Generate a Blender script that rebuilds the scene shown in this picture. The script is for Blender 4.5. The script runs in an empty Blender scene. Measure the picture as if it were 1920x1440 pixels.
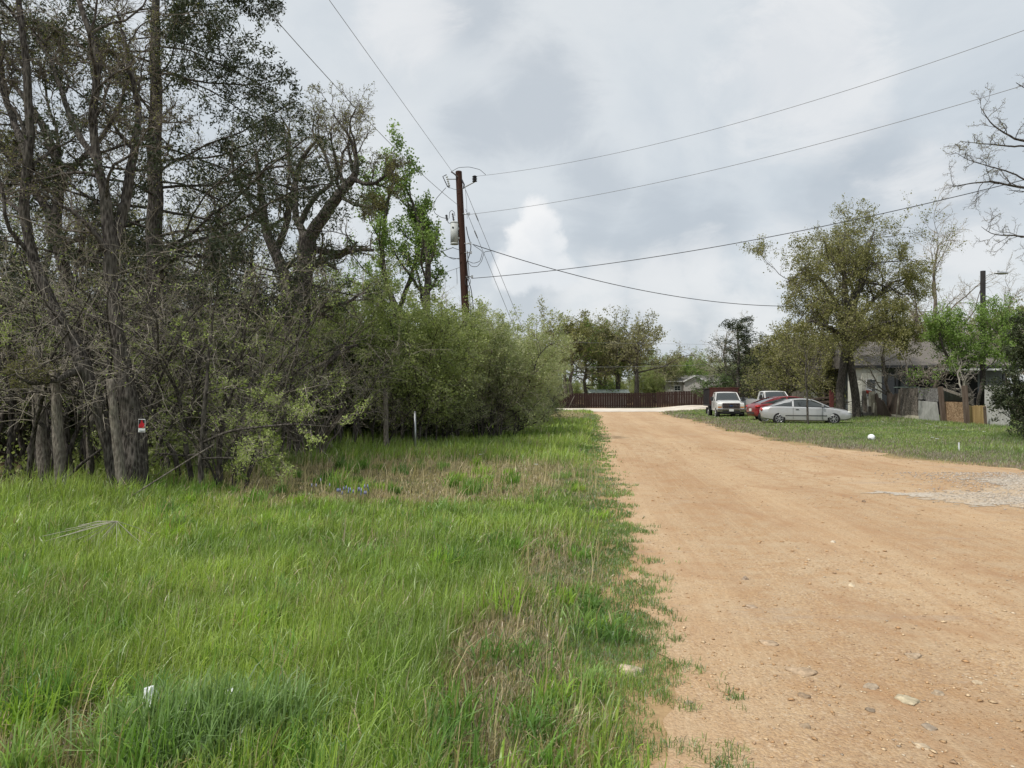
import bpy, bmesh, math, random
import numpy as np
from mathutils import Vector, Matrix, noise as mnoise
R = math.radians
scene = bpy.context.scene
COL = scene.collection
F = 1340.0
CAMZ = 1.6
TH = math.atan(22 / F)
def ray(px, py):
    u = (px - 960) / F; v = (720 - py) / F
    return Vector((u, math.cos(TH) - v * math.sin(TH), math.sin(TH) + v * math.cos(TH)))
def at(px, py, Y):
    d = ray(px, py); return Vector((0, 0, CAMZ)) + d * (Y / d.y)
def gp(px, py):
    d = ray(px, py); return Vector((0, 0, CAMZ)) + d * (-CAMZ / d.z)
def X_at(px, Y): return (px - 960) / F * Y
# ---------------------------------------------------------------- terrain
LE = np.array([(-12, 0.0), (-5, .1), (2, .58), (3.07, .756), (4.22, .898), (6.34, 1.21), (9.83, 1.54), (16.75, 2.25), (37, 4.55), (71.5, 8.5), (90, 10), (140, 14)])
RE = np.array([(-12, 14), (10, 13), (13, 11.6), (14.8, 10.7), (17, 10.1), (20.2, 9.7), (23, 9.2), (29.4, 9.3), (44.7, 11.3), (60, 12.6), (71.5, 14.9), (90, 22)])
def ledge(y): return np.interp(y, LE[:, 0], LE[:, 1])
def redge(y): return np.interp(y, RE[:, 0], RE[:, 1])
def S(v, a, b):
    t = np.clip((np.asarray(v, float) - a) / (b - a), 0, 1); return t * t * (3 - 2 * t)
def gz(x, y):
    z = 0.16 * S(x - redge(y), .3, 4) * S(y, 17, 28) * (1 - S(y, 44, 54))
    z = z + 0.38 * S(x, 17, 23) * S(y, 70, 86)
    z = z - 0.02 * S(ledge(y) - x, .2, 1.5) * (1 - S(y, 60, 75))
    return z
# ---------------------------------------------------------------- tags and objects
def tag(o, label=None, cat=None, group=None, kind=None):
    if label: o['label'] = label
    if cat: o['category'] = cat
    if group: o['group'] = group
    if kind: o['kind'] = kind
    return o
def empty(name, loc, rz=0):
    o = bpy.data.objects.new(name, None); COL.objects.link(o)
    o.location = loc; o.rotation_euler = (0, 0, rz); o.empty_display_size = .2
    return o
def link(name, me, parent=None, loc=None):
    o = bpy.data.objects.new(name, me); COL.objects.link(o)
    if parent: o.parent = parent
    if loc is not None: o.location = loc
    return o
def copy_tree(src, loc, rz=0, sc=1.0, label=None, group=None):
    r = src.copy(); COL.objects.link(r); r.location = loc; r.rotation_euler = (0, 0, rz)
    r.scale = (sc, sc, sc) if not isinstance(sc, tuple) else sc
    if label: r['label'] = label
    if group: r['group'] = group
    def rec(s, d):
        for ch in list(s.children):
            c = ch.copy(); COL.objects.link(c); c.parent = d; rec(ch, c)
    rec(src, r)
    return r
def mk(name, chunks, mats):
    """chunks: (V[n,3], F[m,k], material index, smooth, tint or None)"""
    chunks = [c for c in chunks if len(c[0])]
    me = bpy.data.meshes.new(name)
    V = np.concatenate([c[0] for c in chunks]).astype(np.float32)
    offs = np.cumsum([0] + [len(c[0]) for c in chunks])
    L = []; st = []; mi = []; sm = []; pos = 0
    for c, o in zip(chunks, offs):
        f = np.asarray(c[1]); L.append((f + o).ravel()); m, k = f.shape
        st.append(pos + np.arange(m) * k); pos += m * k
        mi.append(np.full(m, c[2])); sm.append(np.full(m, c[3]))
    L = np.concatenate(L).astype(np.int32); st = np.concatenate(st).astype(np.int32)
    me.vertices.add(len(V)); me.vertices.foreach_set('co', V.ravel())
    me.loops.add(len(L)); me.loops.foreach_set('vertex_index', L)
    me.polygons.add(len(st)); me.polygons.foreach_set('loop_start', st)
    me.polygons.foreach_set('material_index', np.concatenate(mi).astype(np.int32))
    me.polygons.foreach_set('use_smooth', np.concatenate(sm).astype(bool))
    if any(c[4] is not None for c in chunks):
        t0 = next(c[4] for c in chunks if c[4] is not None)
        if t0.ndim == 1:
            a = me.attributes.new('tint', 'FLOAT', 'POINT')
            a.data.foreach_set('value', np.concatenate([c[4] if c[4] is not None else np.zeros(len(c[0])) for c in chunks]).astype(np.float32))
        else:
            a = me.attributes.new('tint', 'FLOAT_COLOR', 'POINT')
            arr = np.concatenate([c[4] if c[4] is not None else np.zeros((len(c[0]), 3)) for c in chunks])
            arr = np.concatenate([arr, np.ones((len(arr), 1))], 1)
            a.data.foreach_set('color', arr.astype(np.float32).ravel())
    for m in mats: me.materials.append(m)
    me.update(calc_edges=True)
    return me
# ---------------------------------------------------------------- materials
def nmat(name):
    m = bpy.data.materials.new(name); m.use_nodes = True
    nt = m.node_tree; nt.nodes.clear()
    return m, nt, nt.nodes, nt.links
def N(nt, t, **kw):
    n = nt.nodes.new(t)
    for k, v in kw.items():
        if k in n.inputs and not hasattr(n, k): n.inputs[k].default_value = v
        else:
            try: setattr(n, k, v)
            except Exception: n.inputs[k].default_value = v
    return n
def ramp(nt, fac, stops):
    r = nt.nodes.new('ShaderNodeValToRGB'); e = r.color_ramp.elements
    while len(e) < len(stops): e.new(.5)
    for i, (p, c) in enumerate(stops):
        e[i].position = p; e[i].color = (*c, 1)
    nt.links.new(fac, r.inputs[0]); return r.outputs[0]
def noise(nt, scale, vec=None, detail=4, rough=.6, dist=0):
    n = nt.nodes.new('ShaderNodeTexNoise'); n.inputs['Scale'].default_value = scale
    n.inputs['Detail'].default_value = detail; n.inputs['Roughness'].default_value = rough; n.inputs['Distortion'].default_value = dist
    if vec is not None: nt.links.new(vec, n.inputs['Vector'])
    return n.outputs['Fac']
def mapping(nt, src, scale):
    m = nt.nodes.new('ShaderNodeMapping'); m.inputs['Scale'].default_value = scale
    nt.links.new(src, m.inputs['Vector']); return m.outputs[0]
def coord(nt, k='Object'):
    return nt.nodes.new('ShaderNodeTexCoord').outputs[k]
def geo_pos(nt): return nt.nodes.new('ShaderNodeNewGeometry').outputs['Position']
def mixc(nt, fac, a, b, mode='MIX'):
    m = nt.nodes.new('ShaderNodeMix'); m.data_type = 'RGBA'; m.blend_type = mode
    def s(i, v):
        if hasattr(v, 'is_linked') or isinstance(v, bpy.types.NodeSocket): nt.links.new(v, m.inputs[i])
        elif isinstance(v, (int, float)): m.inputs[i].default_value = v
        else: m.inputs[i].default_value = (*v, 1)
    s(0, fac); s(6, a); s(7, b); return m.outputs[2]
def math_(nt, op, a, b=None, c=None, clamp=False):
    m = nt.nodes.new('ShaderNodeMath'); m.operation = op; m.use_clamp = clamp
    for i, v in enumerate((a, b, c)):
        if v is None: continue
        if isinstance(v, bpy.types.NodeSocket): nt.links.new(v, m.inputs[i])
        else: m.inputs[i].default_value = v
    return m.outputs[0]
def finish(nt, col, rough=.8, bump=None, bstr=.3, bdist=.02, spec=.3, metal=0, coat=0):
    p = nt.nodes.new('ShaderNodeBsdfPrincipled'); o = nt.nodes.new('ShaderNodeOutputMaterial')
    if isinstance(col, bpy.types.NodeSocket): nt.links.new(col, p.inputs['Base Color'])
    else: p.inputs['Base Color'].default_value = (*col, 1)
    if isinstance(rough, bpy.types.NodeSocket): nt.links.new(rough, p.inputs['Roughness'])
    else: p.inputs['Roughness'].default_value = rough
    p.inputs['Specular IOR Level'].default_value = spec; p.inputs['Metallic'].default_value = metal
    p.inputs['Coat Weight'].default_value = coat
    if bump is not None:
        b = nt.nodes.new('ShaderNodeBump'); b.inputs['Strength'].default_value = bstr; b.inputs['Distance'].default_value = bdist
        nt.links.new(bump, b.inputs['Height']); nt.links.new(b.outputs[0], p.inputs['Normal'])
    nt.links.new(p.outputs[0], o.inputs['Surface']); return p
def simple(name, c, rough=.7, var=.25, scale=6, spec=.3, metal=0, coat=0, bstr=.15):
    m, nt, nn, ll = nmat(name)
    f = noise(nt, scale, coord(nt), 5, .65)
    d = tuple(v * (1 - var) for v in c); h = tuple(min(1, v * (1 + var)) for v in c)
    finish(nt, ramp(nt, f, [(.3, d), (.7, h)]), rough, f, bstr, .01, spec, metal, coat); return m
def bark(name, a, b, c, sc=1):
    m, nt, nn, ll = nmat(name)
    g = coord(nt)
    v = nt.nodes.new('ShaderNodeTexVoronoi'); v.inputs['Scale'].default_value = 34 * sc
    ll.new(mapping(nt, g, (1, 1, .20)), v.inputs['Vector'])
    f = noise(nt, 60 * sc, mapping(nt, g, (1, 1, .3)), 5, .75)
    h = math_(nt, 'ADD', math_(nt, 'MULTIPLY', v.outputs['Distance'], .7), math_(nt, 'MULTIPLY', f, .6))
    big = noise(nt, 1.6, g, 3)
    c1 = ramp(nt, h, [(.25, a), (.55, b), (.85, c)])
    c2 = mixc(nt, ramp(nt, big, [(.5, (0, 0, 0)), (.62, (.35, .35, .35))]), c1, (b[0] * 1.5, b[1] * 1.7, b[2] * 1.4))
    finish(nt, c2, .9, h, 1, .03, .15); return m
def leafmat(name, c0, c1, c2, trans=.35, rough=.5, sc=.7, spec=.35):
    m, nt, nn, ll = nmat(name)
    a = nt.nodes.new('ShaderNodeAttribute'); a.attribute_name = 'tint'
    f = noise(nt, sc, coord(nt), 3, .6)
    t = math_(nt, 'ADD', math_(nt, 'MULTIPLY', a.outputs['Fac'], .6), math_(nt, 'MULTIPLY', math_(nt, 'SUBTRACT', f, .3), 1.0), clamp=True)
    col = ramp(nt, t, [(.1, c0), (.5, c1), (.9, c2)])
    p = nt.nodes.new('ShaderNodeBsdfPrincipled'); o = nt.nodes.new('ShaderNodeOutputMaterial')
    ll.new(col, p.inputs['Base Color']); p.inputs['Roughness'].default_value = rough; p.inputs['Specular IOR Level'].default_value = spec
    tr = nt.nodes.new('ShaderNodeBsdfTranslucent'); ll.new(mixc(nt, 1.0, col, (1.1, 1.25, .7), 'MULTIPLY'), tr.inputs[0])
    mx = nt.nodes.new('ShaderNodeMixShader'); mx.inputs[0].default_value = trans
    ll.new(p.outputs[0], mx.inputs[1]); ll.new(tr.outputs[0], mx.inputs[2]); ll.new(mx.outputs[0], o.inputs['Surface'])
    return m
def grassmat(name, trans=.4):
    m, nt, nn, ll = nmat(name)
    a = nt.nodes.new('ShaderNodeAttribute'); a.attribute_name = 'tint'
    col = a.outputs['Color']
    p = nt.nodes.new('ShaderNodeBsdfPrincipled'); o = nt.nodes.new('ShaderNodeOutputMaterial')
    ll.new(col, p.inputs['Base Color']); p.inputs['Roughness'].default_value = .38; p.inputs['Specular IOR Level'].default_value = .5
    tr = nt.nodes.new('ShaderNodeBsdfTranslucent'); ll.new(mixc(nt, 1.0, col, (1.2, 1.3, .6), 'MULTIPLY'), tr.inputs[0])
    mx = nt.nodes.new('ShaderNodeMixShader'); mx.inputs[0].default_value = trans
    ll.new(p.outputs[0], mx.inputs[1]); ll.new(tr.outputs[0], mx.inputs[2]); ll.new(mx.outputs[0], o.inputs['Surface'])
    return m
M = {}
M['bark'] = bark('bark_dark', (.013, .011, .010), (.052, .045, .040), (.15, .135, .12))
M['bark_far'] = bark('bark_grey', (.03, .025, .02), (.10, .082, .066), (.2, .17, .14), .7)
M['bark_pale'] = bark('bark_pale', (.08, .07, .06), (.2, .18, .155), (.36, .33, .29), .8)
M['twig'] = simple('twig_brown', (.15, .128, .105), .9, .4, 3)
M['twig_grey'] = simple('twig_grey', (.38, .34, .28), .9, .45, 3)
M['twig_pale'] = simple('twig_pale', (.30, .265, .22), .9, .35, 3)
M['leaf_oak'] = leafmat('leaf_oak', (.125, .125, .045), (.225, .22, .085), (.35, .325, .14))
M['leaf_oak_brown'] = leafmat('leaf_oak_russet', (.15, .135, .07), (.25, .235, .12), (.36, .35, .19))
M['leaf_elm'] = leafmat('leaf_elm', (.10, .16, .04), (.20, .29, .08), (.33, .43, .13), .42)
M['leaf_lime'] = leafmat('leaf_lime', (.12, .19, .045), (.21, .31, .08), (.32, .42, .13), .42)
M['leaf_spray'] = leafmat('leaf_spray', (.20, .25, .07), (.34, .40, .13), (.46, .52, .22), .4)
M['leaf_shrub'] = leafmat('leaf_shrub', (.17, .205, .07), (.30, .345, .13), (.45, .49, .22), .4)
M['leaf_shrub_pale'] = leafmat('leaf_shrub_pale', (.20, .235, .11), (.36, .39, .20), (.50, .52, .31), .4)
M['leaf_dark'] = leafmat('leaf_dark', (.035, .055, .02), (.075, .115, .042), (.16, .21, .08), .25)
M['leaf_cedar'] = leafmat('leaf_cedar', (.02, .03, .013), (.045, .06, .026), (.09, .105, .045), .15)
M['grass'] = grassmat('grass_blade')
M['wood_old'] = bark('weathered_wood', (.05, .043, .036), (.15, .13, .11), (.26, .235, .2), 1.4)
# ---------------------------------------------------------------- branch growth
def nrm(v): return v / np.maximum(np.linalg.norm(v, axis=-1, keepdims=True), 1e-9)
def march(rng, S0, D, L, n, wander, trop):
    m = len(S0); P = np.empty((m, n, 3)); P[:, 0] = S0; d = nrm(D); st = (L / (n - 1))[:, None]
    for i in range(1, n):
        d = nrm(d + rng.normal(0, wander, (m, 3)) + np.asarray(trop)); P[:, i] = P[:, i - 1] + d * st
    return P
def sprout(rng, P, Rr, L, k, t0=.3, t1=1, ang=50, sd=12, lf=.55, ltap=.5, rf=.55, n=6, wander=.25, trop=(0, 0, .02), up=0, rmin=.004, lmax=9, tip=.35):
    m, Np = P.shape[:2]
    idx = np.repeat(np.arange(m), k); t = t0 + (t1 - t0) * (np.tile(np.arange(k), m) + rng.random(m * k)) / k
    f = t * (Np - 1); i = np.clip(f.astype(int), 0, Np - 2); fr = (f - i)[:, None]
    pos = P[idx, i] * (1 - fr) + P[idx, i + 1] * fr
    T = nrm(P[idx, i + 1] - P[idx, i])
    v = rng.normal(0, 1, (m * k, 3)); v[:, 2] += up
    v = nrm(v - (v * T).sum(1, keepdims=True) * T)
    a = np.radians(rng.normal(ang, sd, m * k))[:, None]
    D = np.cos(a) * T + np.sin(a) * v
    L2 = np.minimum(L[idx] * lf * (1 - ltap * t) * rng.uniform(.6, 1.25, m * k), lmax)
    rp = Rr[idx, i] * (1 - fr[:, 0]) + Rr[idx, i + 1] * fr[:, 0]
    r0 = np.maximum(rp * rf * rng.uniform(.7, 1.1, m * k), rmin)
    P2 = march(rng, pos, D, L2, n, wander, trop)
    tt = np.linspace(0, 1, n)
    R2 = r0[:, None] * (1 - (1 - tip) * tt)[None]
    return P2, R2, L2
def tubes(P, Rr, sides):
    m, n = P.shape[:2]
    T = np.gradient(P, axis=1); T = nrm(T)
    mean = nrm(T.mean(1)); ref = np.where(np.abs(mean[:, 2:3]) > .8, np.array([[1., 0, 0]]), np.array([[0, 0, 1.]]))
    U = nrm(np.cross(T, ref[:, None, :])); W = np.cross(T, U)
    a = np.arange(sides) * 2 * np.pi / sides
    V = P[:, :, None, :] + Rr[:, :, None, None] * (np.cos(a)[None, None, :, None] * U[:, :, None, :] + np.sin(a)[None, None, :, None] * W[:, :, None, :])
    base = (np.arange(m) * n * sides)[:, None, None] + (np.arange(n - 1) * sides)[None, :, None]
    j = np.arange(sides)[None, None, :]; j2 = (j + 1) % sides
    Fc = np.stack([base + j, base + j2, base + j2 + sides, base + j + sides], -1).reshape(-1, 4)
    return V.reshape(-1, 3), Fc
def smooth_path(pts, rad, n):
    pts = np.array(pts, float); rad = np.array(rad, float)
    d = np.r_[0, np.cumsum(np.linalg.norm(np.diff(pts, axis=0), axis=1))]; d /= d[-1]
    t = np.linspace(0, 1, n)
    P = np.stack([np.interp(t, d, pts[:, k]) for k in range(3)], 1)
    for _ in range(max(1, n // 14)):
        Q = P.copy(); Q[1:-1] = .25 * P[:-2] + .5 * P[1:-1] + .25 * P[2:]; P = Q
    return P, np.interp(t, d, rad)
def leaves(rng, P, k, l, w, spread=.04, t0=.2, down=0, face=None):
    m, n = P.shape[:2]
    idx = np.repeat(np.arange(m), k); t = rng.uniform(t0, 1, m * k) * (n - 1)
    i = np.clip(t.astype(int), 0, n - 2); fr = (t - i)[:, None]
    c = P[idx, i] * (1 - fr) + P[idx, i + 1] * fr + rng.normal(0, spread, (m * k, 3))
    a = rng.normal(0, 1, (m * k, 3)); a[:, 2] -= down; a = nrm(a)
    b = nrm(np.cross(a, rng.normal(0, 1, (m * k, 3))))
    s = rng.uniform(.6, 1.3, (m * k, 1)); a = a * l * s; b = b * w * s
    V = np.stack([c, c + a * .5 + b * .5, c + a, c + a * .5 - b * .5], 1).reshape(-1, 3)
    Fc = np.arange(m * k * 4).reshape(-1, 4)
    tw = rng.random(m)[idx] * .5 + rng.random(m * k) * .5
    return V, Fc, np.repeat(tw, 4)
def rough_trunk(V, rng, amt, sc=1.6):
    ph = rng.uniform(0, 6, 6)
    f = (np.sin(V[:, 0] * 9 * sc + V[:, 2] * 2.3 + ph[0]) + np.sin(V[:, 1] * 11 * sc - V[:, 2] * 3.1 + ph[1]) + np.sin(V[:, 2] * 5.7 + V[:, 0] * 4 * sc + ph[2])) / 3
    return f * amt
def grow(name, label, cat, group, base, paths, lv, lf=None, mats=('bark', 'twig', 'leaf_oak'), seed=1, sides=(10, 6, 4, 3, 3), n0=22, leaf_lv=(-1,), nlimb=1, rough=.03):
    """paths: [(pts, radii)], absolute; lv: list of dict for sprout; lf: dict for leaves"""
    rng = np.random.default_rng(seed)
    base = Vector(base); b = np.array(base)
    chT = []; chC = []; P0 = []; R0 = []; L0 = []
    for pts, rad in paths:
        P, Rr = smooth_path(np.array([list(p) for p in pts]) - b, rad, n0)
        P[1:-1] += rng.normal(0, rough * .5, (n0 - 2, 3)) * np.minimum(1, Rr[1:-1, None] * 8)
        P0.append(P); R0.append(Rr); L0.append(np.linalg.norm(np.diff(P, axis=0), axis=1).sum())
    P = np.array(P0); Rr = np.array(R0); L = np.array(L0)
    V, Fc = tubes(P, Rr, sides[0]); c = np.repeat(P.reshape(-1, 3), sides[0], 0)
    V = V + (V - c) * rough_trunk(V, rng, .045)[:, None]
    chT.append((V, Fc, 0, True, None))
    levels = [(P, Rr, L)]
    for q, kw in enumerate(lv):
        kw = dict(kw); src = kw.pop('src', -1)
        p, r, l = levels[src]
        kk = kw.pop('keep', 1.0)
        nl = sprout(rng, p, r, l, **kw)
        if kk < 1:
            s = rng.random(len(nl[0])) < kk; nl = (nl[0][s], nl[1][s], nl[2][s])
        levels.append(nl)
        V, Fc = tubes(nl[0], nl[1], sides[min(q + 1, len(sides) - 1)])
        (chT if q < nlimb else chC).append((V, Fc, 0 if q < nlimb else 0, True, None if q < nlimb else np.zeros(len(V))))
    if lf:
        for li in leaf_lv:
            V, Fc, t = leaves(rng, levels[li][0], **lf)
            chC.append((V, Fc, 1, False, t))
    root = empty(name, base)
    tag(root, label, cat, group)
    link('trunk', mk(name + '_trunk', chT, [M[mats[0]]]), root)
    if chC: link('crown', mk(name + '_crown', chC, [M[mats[1]], M[mats[2]]]), root)
    return root
# ================================================================= ground, road, gravel
def mat_ground():
    m, nt, nn, ll = nmat('ground_soil'); g = geo_pos(nt)
    a = noise(nt, .35, g, 4); b = noise(nt, 9, g, 6, .7); c = noise(nt, 60, g, 4, .7)
    green = ramp(nt, b, [(.3, (.055, .075, .024)), (.7, (.12, .15, .05))])
    dry = ramp(nt, c, [(.3, (.14, .105, .06)), (.7, (.27, .21, .13))])
    col = mixc(nt, ramp(nt, a, [(.42, (0, 0, 0)), (.62, (.8, .8, .8))]), green, dry)
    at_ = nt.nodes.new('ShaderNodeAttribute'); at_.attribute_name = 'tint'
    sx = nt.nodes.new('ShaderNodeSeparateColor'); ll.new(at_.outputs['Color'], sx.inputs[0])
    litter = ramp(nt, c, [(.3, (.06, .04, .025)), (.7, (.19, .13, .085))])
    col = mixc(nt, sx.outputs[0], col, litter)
    sand = ramp(nt, b, [(.3, (.34, .22, .12)), (.7, (.5, .35, .19))])
    col = mixc(nt, sx.outputs[1], col, sand)
    finish(nt, col, .95, c, .5, .02, .1); return m
def mat_road():
    m, nt, nn, ll = nmat('dirt_road'); g = geo_pos(nt)
    uv = nt.nodes.new('ShaderNodeAttribute'); uv.attribute_name = 'tint'
    sx = nt.nodes.new('ShaderNodeSeparateColor'); ll.new(uv.outputs['Color'], sx.inputs[0])
    a = noise(nt, .22, mapping(nt, g, (1.6, .5, 1)), 5, .6, .4); b = noise(nt, 3.2, g, 6, .7); c = noise(nt, 45, g, 6, .75)
    base = ramp(nt, a, [(.30, (.43, .29, .175)), (.5, (.51, .375, .24)), (.68, (.59, .46, .31))])
    base = mixc(nt, ramp(nt, b, [(.42, (0, 0, 0)), (.62, (.75, .75, .75))]), base, (.44, .26, .13))
    # packed wheel tracks run along the road
    w = nt.nodes.new('ShaderNodeMath'); w.operation = 'SINE'
    ll.new(math_(nt, 'ADD', math_(nt, 'MULTIPLY', sx.outputs[0], 34), math_(nt, 'MULTIPLY', noise(nt, .5, g, 3), 2.2)), w.inputs[0])
    tr = math_(nt, 'MULTIPLY', math_(nt, 'ADD', w.outputs[0], .2), .38, clamp=True)
    base = mixc(nt, tr, base, (.62, .45, .28))
    w2 = nt.nodes.new('ShaderNodeTexNoise'); w2.inputs['Scale'].default_value = 1.0; w2.inputs['Detail'].default_value = 5
    cb = nt.nodes.new('ShaderNodeCombineXYZ'); ll.new(math_(nt, 'MULTIPLY', sx.outputs[0], 260), cb.inputs[0]); ll.new(math_(nt, 'MULTIPLY', sx.outputs[1], 12), cb.inputs[1]); ll.new(cb.outputs[0], w2.inputs['Vector'])
    base = mixc(nt, math_(nt, 'MULTIPLY', ramp(nt, w2.outputs['Fac'], [(.5, (0, 0, 0)), (.66, (1, 1, 1))]), .28), base, (.66, .50, .32))
    w3 = nt.nodes.new('ShaderNodeTexNoise'); w3.inputs['Scale'].default_value = 1.0; w3.inputs['Detail'].default_value = 4
    cb3 = nt.nodes.new('ShaderNodeCombineXYZ'); ll.new(math_(nt, 'MULTIPLY', sx.outputs[0], 55), cb3.inputs[0]); ll.new(math_(nt, 'MULTIPLY', sx.outputs[1], 9), cb3.inputs[1]); ll.new(cb3.outputs[0], w3.inputs['Vector'])
    base = mixc(nt, math_(nt, 'MULTIPLY', ramp(nt, w3.outputs['Fac'], [(.50, (0, 0, 0)), (.64, (1, 1, 1))]), .33), base, (.40, .23, .12))
    v = nt.nodes.new('ShaderNodeTexVoronoi'); v.inputs['Scale'].default_value = 70; ll.new(g, v.inputs['Vector'])
    vc = nt.nodes.new('ShaderNodeSeparateColor'); ll.new(v.outputs['Color'], vc.inputs[0])
    peb = ramp(nt, vc.outputs[0], [(0, (.26, .16, .10)), (.2, (.36, .26, .18)), (.5, (.50, .33, .18)), (.8, (.60, .42, .24)), (1, (.70, .58, .44))])
    msk = ramp(nt, noise(nt, 1.1, g, 5, .7), [(.38, (.05, .05, .05)), (.66, (.5, .5, .5))])
    base = mixc(nt, msk, base, peb)
    base = mixc(nt, ramp(nt, c, [(.35, (.45, .45, .45)), (.5, (0, 0, 0))]), base, (.25, .14, .075))
    grey = noise(nt, .6, mapping(nt, g, (.6, 1.8, 1)), 6, .72)
    base = mixc(nt, ramp(nt, grey, [(.58, (0, 0, 0)), (.70, (.7, .7, .7))]), base, (.40, .32, .25))
    dark = noise(nt, .9, mapping(nt, g, (1.2, .5, 1)), 6, .65, .6)
    base = mixc(nt, ramp(nt, dark, [(.54, (0, 0, 0)), (.66, (.5, .5, .5))]), base, (.38, .215, .115))
    h = math_(nt, 'ADD', math_(nt, 'MULTIPLY', v.outputs['Distance'], -.5), math_(nt, 'ADD', math_(nt, 'MULTIPLY', c, .8), math_(nt, 'MULTIPLY', b, 1.2)))
    finish(nt, base, .95, h, .75, .02, .1); return m
def mat_gravel():
    m, nt, nn, ll = nmat('pale_gravel'); g = geo_pos(nt)
    v = nt.nodes.new('ShaderNodeTexVoronoi'); v.inputs['Scale'].default_value = 28; ll.new(g, v.inputs['Vector'])
    vc = nt.nodes.new('ShaderNodeSeparateColor'); ll.new(v.outputs['Color'], vc.inputs[0])
    col = ramp(nt, vc.outputs[0], [(0, (.36, .31, .25)), (.5, (.50, .44, .36)), (1, (.64, .59, .52))])
    col = mixc(nt, ramp(nt, noise(nt, .8, g, 5), [(.40, (0, 0, 0)), (.60, (.75, .75, .75))]), col, (.52, .38, .24))
    finish(nt, col, .95, v.outputs['Distance'], .8, .03, .1); return m
def mat_white_road():
    m, nt, nn, ll = nmat('caliche_road'); g = geo_pos(nt)
    col = ramp(nt, noise(nt, .5, g, 6, .7), [(.35, (.52, .44, .34)), (.55, (.68, .62, .54)), (.7, (.76, .72, .66))])
    finish(nt, col, .95, noise(nt, 20, g, 4), .4, .02, .1); return m
def axis(lo, hi, fine_lo, fine_hi, fs, cs):
    a = list(np.arange(fine_lo, fine_hi, fs)); x = fine_hi; s = fs
    while x < hi: a.append(x); s = min(s * 1.25, cs); x += s
    a.append(hi); x = fine_lo; s = fs
    while x > lo: s = min(s * 1.25, cs); x -= s; a.insert(0, max(x, lo))
    return np.unique(np.array(a))
def grid_sheet(name, xs, ys, fn, mat, tint=None):
    X, Y = np.meshgrid(xs, ys); Z = fn(X, Y)
    V = np.stack([X, Y, Z], -1).reshape(-1, 3); nx, ny = len(xs), len(ys)
    i = (np.arange(ny - 1)[:, None] * nx + np.arange(nx - 1)[None]).ravel()
    Fc = np.stack([i, i + 1, i + 1 + nx, i + nx], 1)
    return mk(name, [(V, Fc, 0, True, tint(V) if tint else None)], [mat])
rngG = np.random.default_rng(5)
def vn(x, y, s, seed=0):
    """cheap smooth 2-D value noise 0..1"""
    x = np.asarray(x) * s + seed * 17.3; y = np.asarray(y) * s + seed * 9.1
    xi = np.floor(x).astype(np.int64); yi = np.floor(y).astype(np.int64); fx = x - xi; fy = y - yi
    fx = fx * fx * (3 - 2 * fx); fy = fy * fy * (3 - 2 * fy)
    def h(a, b):
        n = (a * 374761393 + b * 668265263 + seed * 1442695) & 0xffffffff
        n = ((n ^ (n >> 13)) * 1274126177) & 0xffffffff
        return ((n ^ (n >> 16)) & 0xffff) / 65535.
    return (h(xi, yi) * (1 - fx) + h(xi + 1, yi) * fx) * (1 - fy) + (h(xi, yi + 1) * (1 - fx) + h(xi + 1, yi + 1) * fx) * fy
def fbm(x, y, s, seed=0): return (vn(x, y, s, seed) * .55 + vn(x, y, s * 2.1, seed + 1) * .3 + vn(x, y, s * 4.3, seed + 2) * .15)
def treeline(y):   # x of the wood's edge on the left
    return np.interp(y, [-5, 8, 11, 14, 20, 26, 32, 40, 60, 75], [-14, -9.5, -6.6, -5.2, -5.0, -4.0, -1.6, .2, 3.3, 4.5])
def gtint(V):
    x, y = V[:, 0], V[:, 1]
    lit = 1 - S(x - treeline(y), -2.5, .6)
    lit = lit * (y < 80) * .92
    d = ledge(y) - x
    sand = (1 - S(d + (fbm(x, y, 1.2, 3) - .5) * .9, .05, .75)) * (x < ledge(y) + 2)
    d2 = x - redge(y)
    sand = np.maximum(sand, .8 * (d2 > -3) * (1 - S(d2 + (fbm(x, y, .8, 4) - .5) * 2.5, -.2, 1.6)))
    return np.stack([lit, np.clip(sand, 0, 1), sand * 0], 1)
xs = axis(-400, 400, -12, 34, .4, 30); ys = axis(-30, 700, 0, 96, .5, 30)
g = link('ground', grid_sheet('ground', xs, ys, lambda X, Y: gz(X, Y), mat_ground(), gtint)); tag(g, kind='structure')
# road sheet with ragged edges
yy = np.concatenate([np.arange(-12, 2, .3), np.arange(2, 30, .07), np.arange(30, 86, .3)])
ss = np.linspace(0, 1, 60)
rv = []; rt = []
for y in yy:
    jl = (fbm(0, y, 1.1, 7) - .5) * .55 + (vn(0, y, 6, 8) - .5) * .22
    jr = (fbm(5, y, .5, 9) - .5) * 1.4 + (vn(0, y, 4, 10) - .5) * .3
    l = ledge(y) - .12 + jl; r = redge(y) + .2 + jr
    x = l + (r - l) * ss
    rv.append(np.stack([x, np.full(60, y), gz(x, np.full(60, y)) * (1 - 0) + .006], 1)); rt.append(np.stack([(x - ledge(y)) / 12., np.full(60, y) / 50., np.zeros(60)], 1))
rv = np.concatenate(rv); rt = np.concatenate(rt)
i = (np.arange(len(yy) - 1)[:, None] * 60 + np.arange(59)[None]).ravel()
o = link('dirt_road', mk('dirt_road', [(rv, np.stack([i, i + 1, i + 61, i + 60], 1), 0, True, rt)], [mat_road()])); tag(o, kind='structure')
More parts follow.
